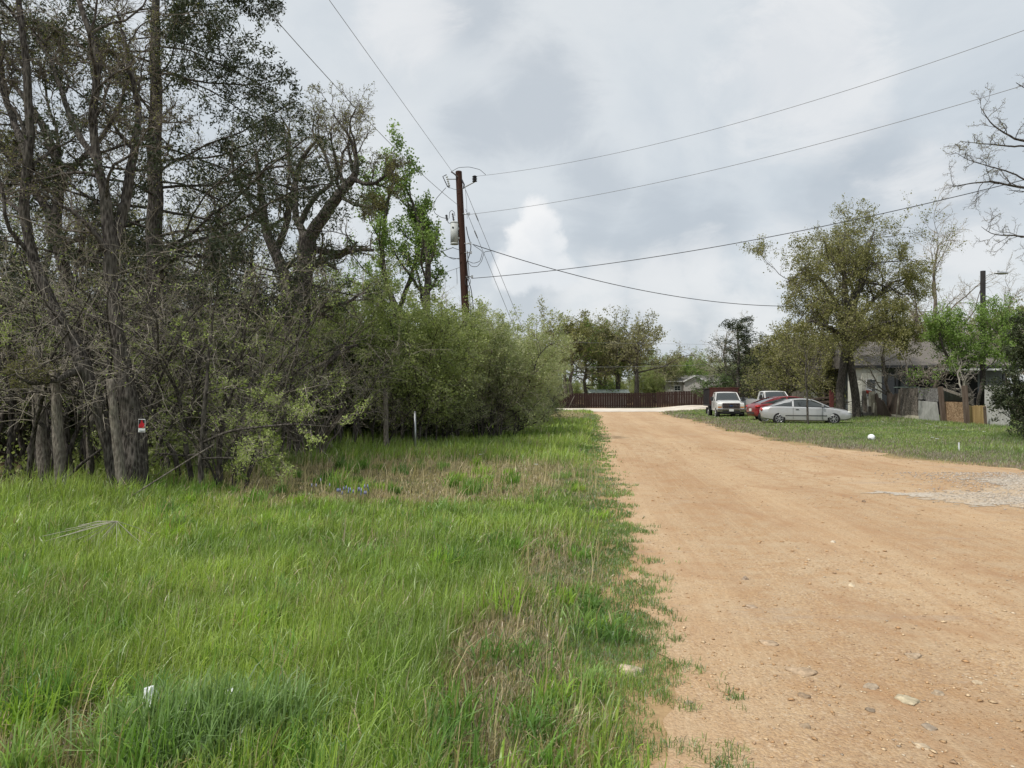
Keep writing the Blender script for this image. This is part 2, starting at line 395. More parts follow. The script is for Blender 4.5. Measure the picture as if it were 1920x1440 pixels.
# pale crossing road at the far end, and the gravel apron on the right
def blob_sheet(name, pts, z, mat, cell=.5, fray=.4, fs=1.0):
    """grid cells kept where they fall inside the frayed outline"""
    p = np.array(pts); xs_ = np.arange(p[:, 0].min(), p[:, 0].max() + cell, cell); ys_ = np.arange(p[:, 1].min(), p[:, 1].max() + cell, cell)
    X, Y = np.meshgrid(xs_, ys_); cx = (X[:-1, :-1] + cell / 2).ravel(); cy = (Y[:-1, :-1] + cell / 2).ravel()
    qx = cx + (fbm(cx, cy, fs, 7) - .5) * fray * 2; qy = cy + (fbm(cx + 40, cy, fs, 8) - .5) * fray * 2
    ins = np.zeros(len(cx), bool)
    for (x1, y1), (x2, y2) in zip(p, np.roll(p, -1, 0)):
        c_ = ((y1 > qy) != (y2 > qy)); ins ^= c_ & (qx < (x2 - x1) * (qy - y1) / (y2 - y1 + 1e-12) + x1)
    nx = len(xs_); ii = (np.arange(len(ys_) - 1)[:, None] * nx + np.arange(nx - 1)[None]).ravel()[ins]
    V = np.stack([X.ravel(), Y.ravel(), gz(X.ravel(), Y.ravel()) + z], 1)
    o = link(name, mk(name, [(V, np.stack([ii, ii + 1, ii + 1 + nx, ii + nx], 1), 0, True, None)], [mat])); tag(o, kind='structure'); return o
blob_sheet('gravel_road', [(5.2, 84), (6.2, 72), (9, 70.5), (15, 71), (19, 76), (26, 80), (40, 83), (60, 84), (60, 91.5), (30, 91), (12, 89.5), (3, 90)], .03, mat_white_road(), .25, 1.0, .5)
MG = mat_gravel()
blob_sheet('gravel_patch', [(5.7, 11.7), (6.4, 10.9), (7.0, 10.3), (8.2, 9.8), (14.5, 9.6), (15, 14.6), (10.8, 14.3), (9.4, 14.1), (8.5, 13.5), (8.8, 12.6), (7.6, 11.9)], .011, MG, .035, .55, 3.2)
# loose stones: octahedral pebbles with jittered corners
def pebbles(rng, x, y, z, s, cols, name, label_kind='stuff'):
    n = len(x); base = np.array([(1, 0, 0), (0, 1, 0), (-1, 0, 0), (0, -1, 0), (0, 0, .6), (0, 0, -.5), (.6, .6, .35), (-.6, .6, .3), (-.6, -.6, .35), (.6, -.6, .3)], float)
    tri = np.array([(0, 6, 4), (6, 1, 4), (1, 7, 4), (7, 2, 4), (2, 8, 4), (8, 3, 4), (3, 9, 4), (9, 0, 4), (0, 5, 6), (6, 5, 1), (1, 5, 7), (7, 5, 2), (2, 5, 8), (8, 5, 3), (3, 5, 9), (9, 5, 0)])
    V = base[None] * (s[:, None, None] * rng.uniform(.6, 1.3, (n, 10, 1))) * rng.uniform(.6, 1.2, (n, 1, 3)) * np.array([1, 1, .7])
    a = rng.uniform(0, 6.3, n); ca, sa = np.cos(a)[:, None], np.sin(a)[:, None]
    V = np.stack([V[..., 0] * ca - V[..., 1] * sa, V[..., 0] * sa + V[..., 1] * ca, V[..., 2]], -1)
    V = V + np.stack([x, y, z], 1)[:, None]
    Fc = tri[None] + (np.arange(n) * 10)[:, None, None]
    return (V.reshape(-1, 3), Fc.reshape(-1, 3), 0, True, np.repeat(cols, 10, 0))
def mat_stone(name='stone'):
    m, nt, nn, ll = nmat(name); a = nt.nodes.new('ShaderNodeAttribute'); a.attribute_name = 'tint'
    f = noise(nt, 40, coord(nt), 4)
    finish(nt, mixc(nt, math_(nt, 'MULTIPLY', f, .6), a.outputs['Color'], (.50, .36, .22)), .85, f, .3, .005, .2); return m
MST = mat_stone()
rng = np.random.default_rng(11)
n = 26000
y = 2.0 + 22 * rng.random(n) ** 2.0; x = ledge(y) + .1 + rng.random(n) * (np.minimum(redge(y), .80 * y + 2) - ledge(y))
k = rng.random(n) < (fbm(x, y, .8, 21) ** 2 * 2.4 + .06); x, y = x[k], y[k]; n = len(x)
s = np.clip(rng.lognormal(-5.25, .5, n), .0025, .02) * (1 + y * .03)
pal = np.array([(.50, .31, .16), (.43, .24, .11), (.62, .47, .30), (.34, .22, .14), (.36, .31, .26), (.70, .60, .46)])
cols = pal[rng.choice(6, n, p=[.33, .25, .2, .1, .05, .07])] * rng.uniform(.8, 1.2, (n, 1))
tag(link('road_pebbles', mk('road_pebbles', [pebbles(rng, x, y, .006 + s * .15, s, cols, '')], [MST])), 'fine orange and tan pebbles strewn over the dirt road', 'gravel', kind='stuff')
n = 26000; x = rng.uniform(5.0, 13.5, n); y = rng.uniform(9.2, 14.9, n)
k = (vn(x, y, .9, 31) * .6 + .5 > rng.random(n) * 1.1) & (y > 13.2 - (x - 5.0) * 1.1 + rng.normal(0, .6, n)) & ((x > 8.3 + rng.normal(0, .5, n)) | (y < 12.2 + (x - 8) * .5 + rng.normal(0, .35, n))); x, y = x[k], y[k]; n = len(x)
s = rng.uniform(.008, .024, n); cols = np.array([(.60, .57, .53)]) * rng.uniform(.55, 1.2, (n, 1))
tag(link('pale_gravel', mk('pale_gravel', [pebbles(rng, x, y, gz(x, y) + .008 + s * .3, s, cols, '')], [MST])), 'white and grey crushed gravel heaped at the right road side', 'gravel', kind='stuff')
# larger stones set in the road: one object each
def rock(px, py, w, hgt, col, label, seed, flat=.45):
    p = gp(px, py); rr = np.random.default_rng(seed); bm = bmesh.new()
    bmesh.ops.create_icosphere(bm, subdivisions=3, radius=1)
    for v in bm.verts:
        k = 1 + .5 * mnoise.noise(v.co * 1.3 + Vector((seed * 3.1, 0, 0))) + .22 * mnoise.noise(v.co * 3.7 + Vector((0, seed, 0)))
        v.co = Vector((v.co.x * k * w / 2, v.co.y * k * w / 2 * rr.uniform(.98, 1.02) * .8, v.co.z * k * hgt))
    for f in bm.faces: f.smooth = True
    me = bpy.data.meshes.new('rock'); bm.to_mesh(me); bm.free()
    me.materials.append(simple('rock_%d' % seed, tuple(.72 * c_ + .28 * d_ for c_, d_ in zip(col, (.48, .34, .2))), .95, .35, 30, .05, bstr=.8))
    o = link('rock', me, loc=(p.x, p.y, .006 + hgt * (flat - .5) * .6)); o.rotation_euler = (0, 0, rr.uniform(0, 3)); tag(o, label, 'rock', 'stones set in the dirt road'); return o
rk = [(1700, 1314, .13, .014, (.44, .40, .29), 'largest long tan stone flush in the road at lower right'),
      (1634, 1290, .085, .018, (.36, .31, .25), 'rounded grey stone left of and above the long tan stone'),
      (1713, 1232, .11, .018, (.40, .32, .24), 'flat squarish brown stone highest of the cluster at lower right'),
      (1757, 1303, .06, .018, (.33, .28, .22), 'dull grey brown stone right of the long tan stone'),
      (1742, 1366, .07, .012, (.25, .22, .19), 'dark slate grey stone below the long tan stone'),
      (1728, 1402, .07, .011, (.50, .42, .31), 'pale buff stone nearest the lower right picture edge'),
      (1631, 1335, .045, .016, (.17, .15, .13), 'small near black stone below the rounded grey stone'),
      (1508, 1308, .065, .016, (.22, .17, .13), 'dark brown flat stone alone left of the cluster'),
      (1503, 1262, .15, .018, (.37, .28, .2), 'broad flat brown stone sunk in mid road'),
      (1440, 1208, .11, .014, (.38, .29, .21), 'thin flat greyish slab pressed in the road left of middle'),
      (1397, 1087, .07, .02, (.24, .20, .17), 'dark grey stone with rough top farther up the road'),
      (1597, 1100, .07, .02, (.62, .54, .40), 'small bright cream stone in mid road'),
      (1562, 1018, .06, .02, (.66, .62, .52), 'tiny whitish stone farther up the road'),
      (1180, 1260, .15, .028, (.48, .41, .32), 'pale sandstone half hidden in the grass verge'),
      (1408, 1139, .09, .012, (.34, .27, .21), 'flat dull stone below the dark rough stone'),
      (1290, 1320, .05, .012, (.30, .25, .2), 'small grey stone near the left road edge'),
      (1510, 1365, .055, .016, (.30, .24, .18), 'twin small brown stone at bottom centre of road'),
      (1620, 942, .06, .03, (.14, .11, .09), 'dark clod on the road before the gravel patch'),
      (1833, 1283, .06, .014, (.52, .43, .31), 'little tan stone right of the cluster')]
for q, (px, py, w, h, c, l) in enumerate(rk): rock(px, py, w, h, c, l, q + 1)
# ================================================================= grass
def blades(rng, x, y, z, h, w, col, bend, segs=3, lean=(.10, 0)):
    n = len(x); a = rng.uniform(0, 2 * np.pi, n); bd = rng.uniform(.05, 1, n) ** 1.5 * bend
    dx = np.cos(a) * bd * h + lean[0] * h; dy = np.sin(a) * bd * h + lean[1] * h
    wa = rng.uniform(0, 2 * np.pi, n); wx = np.cos(wa) * w / 2; wy = np.sin(wa) * w / 2
    V = np.empty((n, 2 * segs + 1, 3)); 
    for k in range(segs):
        t = k / segs; q = t ** 1.9; ww = 1 - .55 * t ** 1.5
        zz = z + h * (t - .28 * bd * t * t)
        for s, sg in ((0, -1), (1, 1)):
            V[:, 2 * k + s] = np.stack([x + dx * q + wx * ww * sg, y + dy * q + wy * ww * sg, zz], 1)
    V[:, -1] = np.stack([x + dx, y + dy, z + h * (1 - .45 * bd)], 1)
    q = np.array([(2 * k, 2 * k + 1, 2 * k + 3, 2 * k + 2) for k in range(segs - 1)])
    m = 2 * segs + 1; off = (np.arange(n) * m)[:, None, None]
    out = [(V.reshape(-1, 3), (q[None] + off).reshape(-1, 4), 0, True, np.repeat(col, m, 0))]
    tri = np.array([[2 * segs - 2, 2 * segs - 1, 2 * segs]])
    return out, (tri[None] + off).reshape(-1, 3)
def grass_obj(name, label, chunks):
    # chunks: list of ((V,F4,..), F3)
    ch = []
    for (c,), t3 in chunks:
        ch.append(c)
    me = None
    allc = []
    for (c,), t3 in chunks:
        V, F4, mi, sm, col = c
        allc.append((V, F4, 0, True, col))
        allc.append((np.zeros((0, 3)), t3, 0, True, None))
    # build by hand because tri chunks reuse vertices
    me = bpy.data.meshes.new(name); Vs = []; Ls = []; st = []; cols = []; off = 0; pos = 0
    for (c,), t3 in chunks:
        V, F4, mi, sm, col = c
        Vs.append(V); cols.append(col)
        for f in (F4, t3):
            if len(f) == 0: continue
            Ls.append((f + off).ravel()); m_, k_ = f.shape; st.append(pos + np.arange(m_) * k_); pos += m_ * k_
        off += len(V)
    V = np.concatenate(Vs).astype(np.float32); L = np.concatenate(Ls).astype(np.int32); st = np.concatenate(st).astype(np.int32)
    me.vertices.add(len(V)); me.vertices.foreach_set('co', V.ravel()); me.loops.add(len(L)); me.loops.foreach_set('vertex_index', L)
    me.polygons.add(len(st)); me.polygons.foreach_set('loop_start', st); me.polygons.foreach_set('use_smooth', np.ones(len(st), bool))
    a = me.attributes.new('tint', 'FLOAT_COLOR', 'POINT'); C = np.concatenate(cols); C = np.concatenate([C, np.ones((len(C), 1))], 1)
    a.data.foreach_set('color', C.astype(np.float32).ravel()); me.materials.append(M['grass']); me.update(calc_edges=True)
    o = link(name, me); tag(o, label, 'grass', kind='stuff'); return o
def dryness(x, y):
    """0 green .. 1 straw"""
    d = S(1 - np.sqrt(((x + 1.9) / 4.2) ** 2 + ((y - 14.0) / 4.0) ** 2), -.1, .4)          # the tawny patch below the trees
    d = np.maximum(d, .95 * S(1 - np.sqrt(((x + 0.02) / .36) ** 2 + ((y - 3.9) / 1.5) ** 2), -.3, .3))   # thatch beside the near verge
    d = np.maximum(d, .75 * S(1 - np.sqrt(((x - .45) / .5) ** 2 + ((y - 6.6) / 1.6) ** 2), -.1, .5))
    d = np.maximum(d, .8 * S(1 - np.sqrt(((x + 2.35) / .9) ** 2 + ((y - 3.1) / .55) ** 2), -.3, .2))
    d = np.maximum(d, .9 * S(1 - np.sqrt(((x - 4.2) / 3.0) ** 2 + ((y - 58) / 13) ** 2), -.1, .3) * (y > 45))
    d = np.maximum(d, .6 * S(1 - np.sqrt(((x - 1.3) / .8) ** 2 + ((y - 13) / 3) ** 2), -.1, .5))
    return np.clip(d + (fbm(x, y, .9, 41) - .5) * .55, 0, 1)
def gcol(rng, x, y, dry, n, dark=0):
    g1 = np.array([.25, .36, .075]); g2 = np.array([.42, .51, .14]); g3 = np.array([.20, .29, .07]); g4 = np.array([.42, .49, .27])
    f = fbm(x, y, .8, 51)[:, None]; r = rng.random((n, 1))
    c = g1 * (1 - r) + g2 * r
    c = c * (1 - S(f, .42, .7)) + g3 * S(f, .42, .7) * 1.05
    f2 = fbm(x, y, 3.1, 54)[:, None]; c = c * (.72 + .56 * f2)
    k = rng.random(n) < .11; c[k] = g4
    st = np.array([.47, .39, .27]) * rng.uniform(.6, 1.25, (n, 1)) + rng.normal(0, .01, (n, 3))
    isd = rng.random(n) < np.clip(dry * 1.1 + .04, 0, .97)
    c[isd] = st[isd]
    return np.clip(c * rng.uniform(.62, 1.35, (n, 1)), .01, 1)
rng = np.random.default_rng(77)
tall = []
for (y0, y1, den, w, segs) in ((1.9, 4.2, 5200, .0044, 4), (4.2, 7, 3100, .0056, 3), (7, 11, 1350, .0085, 3), (11, 17, 720, .012, 2), (17, 26, 320, .018, 2), (26, 45, 130, .035, 2), (45, 72, 60, .06, 2)):
    xl = max(-14, -.80 * y1 - .6); xr = float(ledge(y1)) + .1
    n = int(den * (y1 - y0) * (xr - xl)); x = rng.uniform(xl, xr, n); y = rng.uniform(y0, y1, n)
    edge = ledge(y) - x
    k = (x > -.78 * y - .5) & (edge > .05) & (x > treeline(y) - 3.5 - 2 * (y > 17))
    wood = S(x - treeline(y), -2.2, .6)
    strip = S(edge + (fbm(x, y, 1.3, 61) - .5) * .7, .25, .95)       # tall grass starts away from the road
    k &= rng.random(n) < wood * .9 + .12
    k &= rng.random(n) < strip
    k &= rng.random(n) < .35 + .65 * S(fbm(x, y, 2.2, 63), .25, .5)
    x, y, wood, strip = x[k], y[k], wood[k], strip[k]; n = len(x)
    dry = dryness(x, y)
    h = (.08 + .20 * fbm(x, y, .55, 65) + .26 * fbm(x, y, 2.8, 66)) * rng.uniform(.45, 1.2, n) * (.45 + .55 * strip) * (1 - .62 * dry) * (1 - .35 * S(y, 7, 10) * (1 - S(y, 14, 17)) * (1 - S(np.abs(x + 1.8), 2.5, 4.5)))
    h = h * (.85 + .15 * S(y, 8, 20)) * (1 + .7 * (1 - S(x - treeline(y), .2, 1.6)) * (dry < .4))
    ww = w * rng.uniform(.6, 1.5, n) * np.where(rng.random(n) < .08, 2.1, 1)
    tall.append(blades(rng, x, y, gz(x, y), h, ww, gcol(rng, x, y, dry, n), .85, segs))
grass_obj('tall_grass', 'long bright green spring grass filling the left verge', tall)
# coarse broad clumps and tufts
cl = []
for q in range(260):
    y0 = 2.3 + 14 * rng.random() ** 1.6; x0 = rng.uniform(max(-.75 * y0, -7), ledge(y0) - .28)
    n = int(rng.uniform(35, 110)); r = rng.uniform(.03, .12)
    x = x0 + rng.normal(0, r, n); y = y0 + rng.normal(0, r, n); edge = ledge(y0) - x0
    h = rng.uniform(.14, .34) * rng.uniform(.6, 1.15, n) * (1 if edge > .9 else .62)
    c0 = np.array([(.17, .30, .06), (.25, .37, .12), (.28, .42, .07), (.14, .25, .07)][rng.integers(4)])
    col = np.clip(c0 * rng.uniform(.75, 1.3, (n, 1)), 0, 1)
    col[rng.random(n) < .08] = (.40, .32, .18)
    cl.append(blades(rng, x, y, gz(x, y), h, np.full(n, .0075 + .0006 * y0) * rng.uniform(.6, 1.4, n), col, 1.0, 4))
grass_obj('grass_tufts', 'coarser arching grass tufts dotted through the left verge', cl)
# low creeping grass on the road margins + right lawn
low = []
for (y0, y1, den, w) in ((1.9, 5, 9500, .0042), (5, 9, 4600, .006), (9, 16, 1700, .010), (16, 30, 500, .02), (30, 60, 120, .045)):
    n = int(den * (y1 - y0) * 1.5); y = rng.uniform(y0, y1, n); e = rng.uniform(-.42, 1.1, n); x = ledge(y) - e
    m = fbm(x, y, 2.6, 71) * .6 + fbm(x, y, 7, 72) * .4
    k = rng.random(n) < S(e + (m - .5) * 1.9, -.18, .22) * S(m, .28, .5); x, y = x[k], y[k]; n = len(x)
    dry = np.clip(dryness(x, y) * .5 + (fbm(x, y, 3, 73) - .55) * .5, 0, 1)
    c = gcol(rng, x, y, dry, n) * np.array([.62, .72, .85])
    low.append(blades(rng, x, y, np.maximum(gz(x, y), 0) + .004, rng.uniform(.018, .06, n) * (1 + y * .02), np.full(n, w), c, 1.3, 2))
grass_obj('creeping_grass', 'low dark green grass creeping over the left road edge', low)
lawn = []
for (y0, y1, den, w, hh) in ((13.5, 20, 900, .012, 1), (20, 28, 620, .018, 1.1), (28, 38, 330, .028, 1.3), (38, 52, 150, .05, 1.4), (52, 75, 60, .09, 1.5)):
    xr = .80 * y1 + 1; n = int(den * (y1 - y0) * (xr - 9)); y = rng.uniform(y0, y1, n); x = rng.uniform(9, xr, n)
    d = x - redge(y)
    m = fbm(x, y, .9, 81) * .6 + fbm(x, y, 3, 82) * .4
    k = (x < .78 * y + 1) & (rng.random(n) < S(d + (m - .5) * 2.8, .1, 1.3)); x, y = x[k], y[k]; n = len(x); d = d[k]
    dry = np.clip(.62 * (1 - S(d, .4, 4.5)) + (fbm(x, y, .7, 83) - .45) * .8, 0, .85)
    c = gcol(rng, x, y, dry, n) * np.array([.78, .78, 1.0])
    h = rng.uniform(.03, .10, n) * hh * (1 + 1.1 * S(x - np.interp(y, [20, 32, 44], [14, 21, 19]), -2.5, 1.2))
    lawn.append(blades(rng, x, y, gz(x, y), h, np.full(n, w), c, .8, 2))
grass_obj('lawn_grass', 'short patchy green grass between the road and the yard fence', lawn)
# dry straw stems
st = []
n = 5200; y = rng.uniform(2.2, 20, n); x = rng.uniform(-9, 3, n); k = (dryness(x, y) > .35 - .3 * (rng.random(n) < .12)) & (x < ledge(y) - .3) & (x > -.76 * y); x, y = x[k], y[k]; n = len(x)
c = np.array([.52, .43, .28]) * rng.uniform(.6, 1.3, (n, 1))
st.append(blades(rng, x, y, gz(x, y), rng.uniform(.15, .5, n), .0035 + .0006 * y, c, .6, 3))
n = 4000; y = rng.uniform(2.2, 5.2, n); x = rng.uniform(-3, .55, n); k = dryness(x, y) > .45; x, y = x[k], y[k]; n = len(x)
st.append(blades(rng, x, y, gz(x, y) + .01, rng.uniform(.03, .09, n), np.full(n, .003), np.array([.50, .41, .30]) * rng.uniform(.6, 1.3, (n, 1)), 2.6, 3))
grass_obj('dry_grass', 'tawny dead grass stems in the left verge', st)
tb_ = []; rng = np.random.default_rng(909)
for (x0, y0, cnt, hh) in ((-1.55, 3.2, 380, .36), (-1.38, 3.25, 380, .38), (-1.22, 3.25, 300, .36), (-1.70, 3.2, 220, .3), (-1.05, 3.3, 260, .36), (-1.5, 3.05, 260, .3), (-1.3, 3.08, 260, .3)):
    x = x0 + rng.normal(0, .09, cnt); y = y0 + rng.normal(0, .07, cnt)
    tb_.append(blades(rng, x, y, gz(x, y), hh * rng.uniform(.5, 1.15, cnt), .0085 * rng.uniform(.6, 1.5, cnt), np.clip(np.array((.23, .33, .14)) * rng.uniform(.6, 1.5, (cnt, 1)), 0, 1), .8, 5))
grass_obj('coarse_grass', 'coarse blue green grass clump hiding the white plastic', tb_)
# ================================================================= camera, sky, sun
cam = bpy.data.cameras.new('camera'); co = bpy.data.objects.new('camera', cam); COL.objects.link(co)
co.location = (0, 0, CAMZ); co.rotation_euler = (math.pi / 2 + TH, 0, 0)
cam.sensor_width = 36; cam.lens = F / 1920 * 36; cam.clip_end = 3000; cam.clip_start = .05; scene.camera = co
SUN_EL, SUN_AZ = 54, -128       # azimuth clockwise from +Y (camera forward); the sun stands high behind the left shoulder
sl = bpy.data.lights.new('sun', 'SUN'); sl.energy = 3.3; sl.angle = R(1.5); sl.color = (1, .955, .88)
so = bpy.data.objects.new('sun', sl); COL.objects.link(so)
sd = Vector((math.sin(R(SUN_AZ)) * math.cos(R(SUN_EL)), math.cos(R(SUN_AZ)) * math.cos(R(SUN_EL)), math.sin(R(SUN_EL))))
so.rotation_euler = sd.to_track_quat('Z', 'Y').to_euler()
w = bpy.data.worlds.new('World'); scene.world = w; w.use_nodes = True
nt = w.node_tree; nt.nodes.clear(); ll = nt.links
sky = nt.nodes.new('ShaderNodeTexSky'); sky.sky_type = 'NISHITA'; sky.sun_disc = False
sky.sun_elevation = R(SUN_EL); sky.sun_rotation = R(SUN_AZ); sky.air_density = 1.2; sky.dust_density = 2
D = nt.nodes.new('ShaderNodeTexCoord').outputs['Generated']
sep = nt.nodes.new('ShaderNodeSeparateXYZ'); ll.new(D, sep.inputs[0])
zz = math_(nt, 'ADD', math_(nt, 'MAXIMUM', sep.outputs[2], 0.0), .30)
cb = nt.nodes.new('ShaderNodeCombineXYZ'); ll.new(math_(nt, 'DIVIDE', sep.outputs[0], zz), cb.inputs[0]); ll.new(math_(nt, 'DIVIDE', sep.outputs[1], zz), cb.inputs[1])
n1 = noise(nt, 1.15, cb.outputs[0], 9, .56, .5)
n2 = noise(nt, 6, mapping(nt, D, (1, 1, 1.9)), 10, .62, .4)
cl = ramp(nt, n1, [(.30, (5.6, 6.2, 6.75)), (.42, (6.7, 7.25, 7.75)), (.5, (7.5, 7.95, 8.3)), (.6, (8.1, 8.4, 8.6)), (.72, (8.8, 8.95, 9.05))])
def blob(lst, amt, soft=.012, nz=n2):
    cur = None
    for px, py, r in lst:
        v = ray(px, py).normalized()
        dn = nt.nodes.new('ShaderNodeVectorMath'); dn.operation = 'DISTANCE'; ll.new(D, dn.inputs[0]); dn.inputs[1].default_value = v
        x = math_(nt, 'SUBTRACT', dn.outputs['Value'], r / F)
        cur = x if cur is None else math_(nt, 'MINIMUM', cur, x)
    cur = math_(nt, 'ADD', cur, math_(nt, 'MULTIPLY', math_(nt, 'SUBTRACT', nz, .5), amt))
    m = nt.nodes.new('ShaderNodeMapRange'); m.interpolation_type = 'SMOOTHSTEP'
    ll.new(cur, m.inputs[0]); m.inputs[1].default_value = soft; m.inputs[2].default_value = -soft; m.inputs[3].default_value = 0; m.inputs[4].default_value = 1
    return m.outputs[0]
n3 = noise(nt, 22, D, 6, .62, .2)
# soft grey undersides
gr = blob([(1250, 430, 70), (1330, 420, 50), (1180, 470, 60), (1640, 350, 60), (1540, 380, 40), (1760, 420, 80), (1660, 430, 60), (1850, 400, 50), (1000, 190, 80), (900, 230, 60), (880, 40, 60), (1200, 600, 60), (1290, 610, 45), (1000, 570, 60), (1110, 430, 55), (900, 470, 60), (1120, 350, 50)], .17, .035)
c = mixc(nt, math_(nt, 'MULTIPLY', gr, .7), cl, (5.2, 5.75, 6.35))
lt = blob([(1560, 640, 60), (1450, 500, 50), (1330, 520, 40), (1230, 560, 60), (1700, 380, 30), (1760, 350, 35), (1820, 450, 50), (1420, 590, 55), (1120, 560, 60), (760, 60, 80), (1500, 120, 120)], .19, .03)
c = mixc(nt, math_(nt, 'MULTIPLY', lt, .75), c, (8.9, 9.0, 9.1))
# the towering cumulus right of the utility pole
cu = blob([(1002, 405, 27), (1016, 428, 20), (985, 440, 28), (1010, 462, 30), (1036, 458, 16), (978, 482, 34), (965, 505, 40), (1010, 500, 34), (1050, 510, 26)], .055, .011, n3)
sh = blob([(1024, 452, 18), (1030, 478, 26), (1000, 530, 60), (1060, 525, 40)], .05, .03, n3)
ccu = mixc(nt, math_(nt, 'MULTIPLY', sh, .75), (9.8, 9.8, 9.8), (7.6, 8.0, 8.4))
c = mixc(nt, math_(nt, 'MULTIPLY', cu, .9), c, ccu)
c = mixc(nt, math_(nt, 'MULTIPLY', ramp(nt, n2, [(.45, (0, 0, 0)), (.62, (1, 1, 1))]), .20), c, (5.9, 6.5, 7.1))
c = mixc(nt, math_(nt, 'MULTIPLY', cu, .9), c, ccu)
c = mixc(nt, .10, c, sky.outputs[0])
bg = nt.nodes.new('ShaderNodeBackground'); bg.inputs[1].default_value = .10; ll.new(c, bg.inputs[0])
ow = nt.nodes.new('ShaderNodeOutputWorld'); ll.new(bg.outputs[0], ow.inputs[0])
scene.view_settings.view_transform = 'Standard'; scene.view_settings.look = 'None'; scene.view_settings.exposure = 0; scene.view_settings.gamma = 1
scene.cycles.max_bounces = 6; scene.cycles.diffuse_bounces = 3; scene.cycles.transparent_max_bounces = 4; scene.cycles.transmission_bounces = 3; scene.cycles.glossy_bounces = 2
# ================================================================= trees
def W(pts, Y, dz=0):
    """pixel outline -> world points; each entry (px, py[, dY])"""
    return [at(p[0], p[1], Y + (p[2] if len(p) > 2 else 0)) for p in pts]
def spine(base, h, lean=(0, 0), wob=.15, seed=0, n=7, r0=.2, r1=.05):
    rr = np.random.default_rng(seed); b = np.array(base); P = []
    for i in range(n):
        t = i / (n - 1); P.append(b + np.array([lean[0] * h * t ** 1.3, lean[1] * h * t ** 1.3, h * t]) + rr.normal(0, wob * (t > 0), 3) * np.array([1, 1, .2]))
    return P, [r0 * (1.35 if i == 0 else 1) * (1 - t) + r1 * t for i, t in enumerate(np.linspace(0, 1, n))]
def GB(px, Y): x = X_at(px, Y); return (x, Y, float(gz(x, Y)) - .05)
OAK = [dict(k=7, t0=.35, t1=1, ang=55, sd=16, lf=.62, ltap=.3, rf=.5, n=9, wander=.24, trop=(0, 0, .04), up=.3),
       dict(k=7, t0=.2, t1=1, ang=50, sd=18, lf=.62, ltap=.3, rf=.5, n=7, wander=.28, trop=(0, 0, .03), up=.2, rmin=.01),
       dict(k=6, t0=.15, t1=1, ang=48, sd=18, lf=.58, ltap=.3, rf=.5, n=6, wander=.3, trop=(0, 0, .02), rmin=.006),
       dict(k=5, t0=.15, t1=1, ang=45, sd=18, lf=.55, ltap=.2, rf=.6, n=5, wander=.33, rmin=.0035)]
def lv(base, **kw):
    out = [dict(d) for d in base]
    for k, v in kw.items():
        i = int(k[-1]); out[i][k[:-1]] = v
    return out
# ---- the forked oak beside the pole (front trunk with the heavy right limb)
YA = 20
grow('oak_tree', 'big gnarled fork-trunked oak with a heavy limb arching right, before the leafy elm', 'tree', None, at(556, 848, YA),
     [(W([(554, 850), (557, 760), (562, 660, .1), (568, 560), (573, 490), (577, 445)], YA), [.34, .27, .25, .24, .25, .25]),
      (W([(577, 450), (597, 420, -.2), (625, 378, -.5), (652, 345, -.7), (668, 328, -.8), (668, 290, -.8), (655, 255, -.6), (625, 215, -.5)], YA), [.21, .18, .155, .13, .095, .065, .04, .02]),
      (W([(574, 450), (556, 410, .3), (553, 390, .4), (556, 350, .7), (540, 300, 1), (545, 250, 1.2), (525, 215, 1.3)], YA), [.13, .10, .085, .065, .05, .035, .015]),
      (W([(560, 425, .2), (580, 385, .2), (600, 360, 0), (625, 345, .2), (610, 290, .6), (585, 250, 1), (590, 215, 1)], YA), [.09, .075, .06, .05, .04, .028, .015]),
      (W([(660, 335, -.8), (685, 345, -1), (706, 343, -1.2), (722, 330, -1.3), (735, 318, -1.4), (740, 335, -1.5)], YA), [.07, .055, .045, .035, .025, .015]),
      (W([(640, 370, -.6), (662, 382, -.9), (690, 388, -1.1), (705, 392, -1.2), (712, 380, -1.3)], YA), [.05, .05, .04, .03, .02])],
     lv(OAK, k0=8, lf0=.42, lmax0=1.9, up0=.4, k1=6, k2=6, k3=5, src0=0), dict(k=1, l=.05, w=.03, spread=.02), ('bark', 'twig', 'leaf_oak'), seed=3, n0=26, rough=.02)
YB = 21
grow('oak_tree', 'dark curving oak stem just left of the fork-trunked oak', 'tree', None, at(545, 845, YB),
     [(W([(550, 845), (548, 700), (545, 600), (536, 520), (520, 480), (505, 455), (492, 400), (487, 340), (478, 280)], YB), [.22, .19, .18, .17, .16, .15, .12, .08, .05]),
      (W([(515, 475), (535, 430), (550, 360), (562, 305), (585, 270), (610, 255)], YB + .3), [.11, .1, .09, .08, .05, .02]),
      (W([(495, 420), (470, 380), (440, 330), (430, 280)], YB), [.07, .06, .04, .02])],
     lv(OAK, k0=8, lf0=.4, lmax0=1.9, k1=6, k2=5, k3=5, up0=.4), dict(k=1, l=.055, w=.03, spread=.02), seed=4)
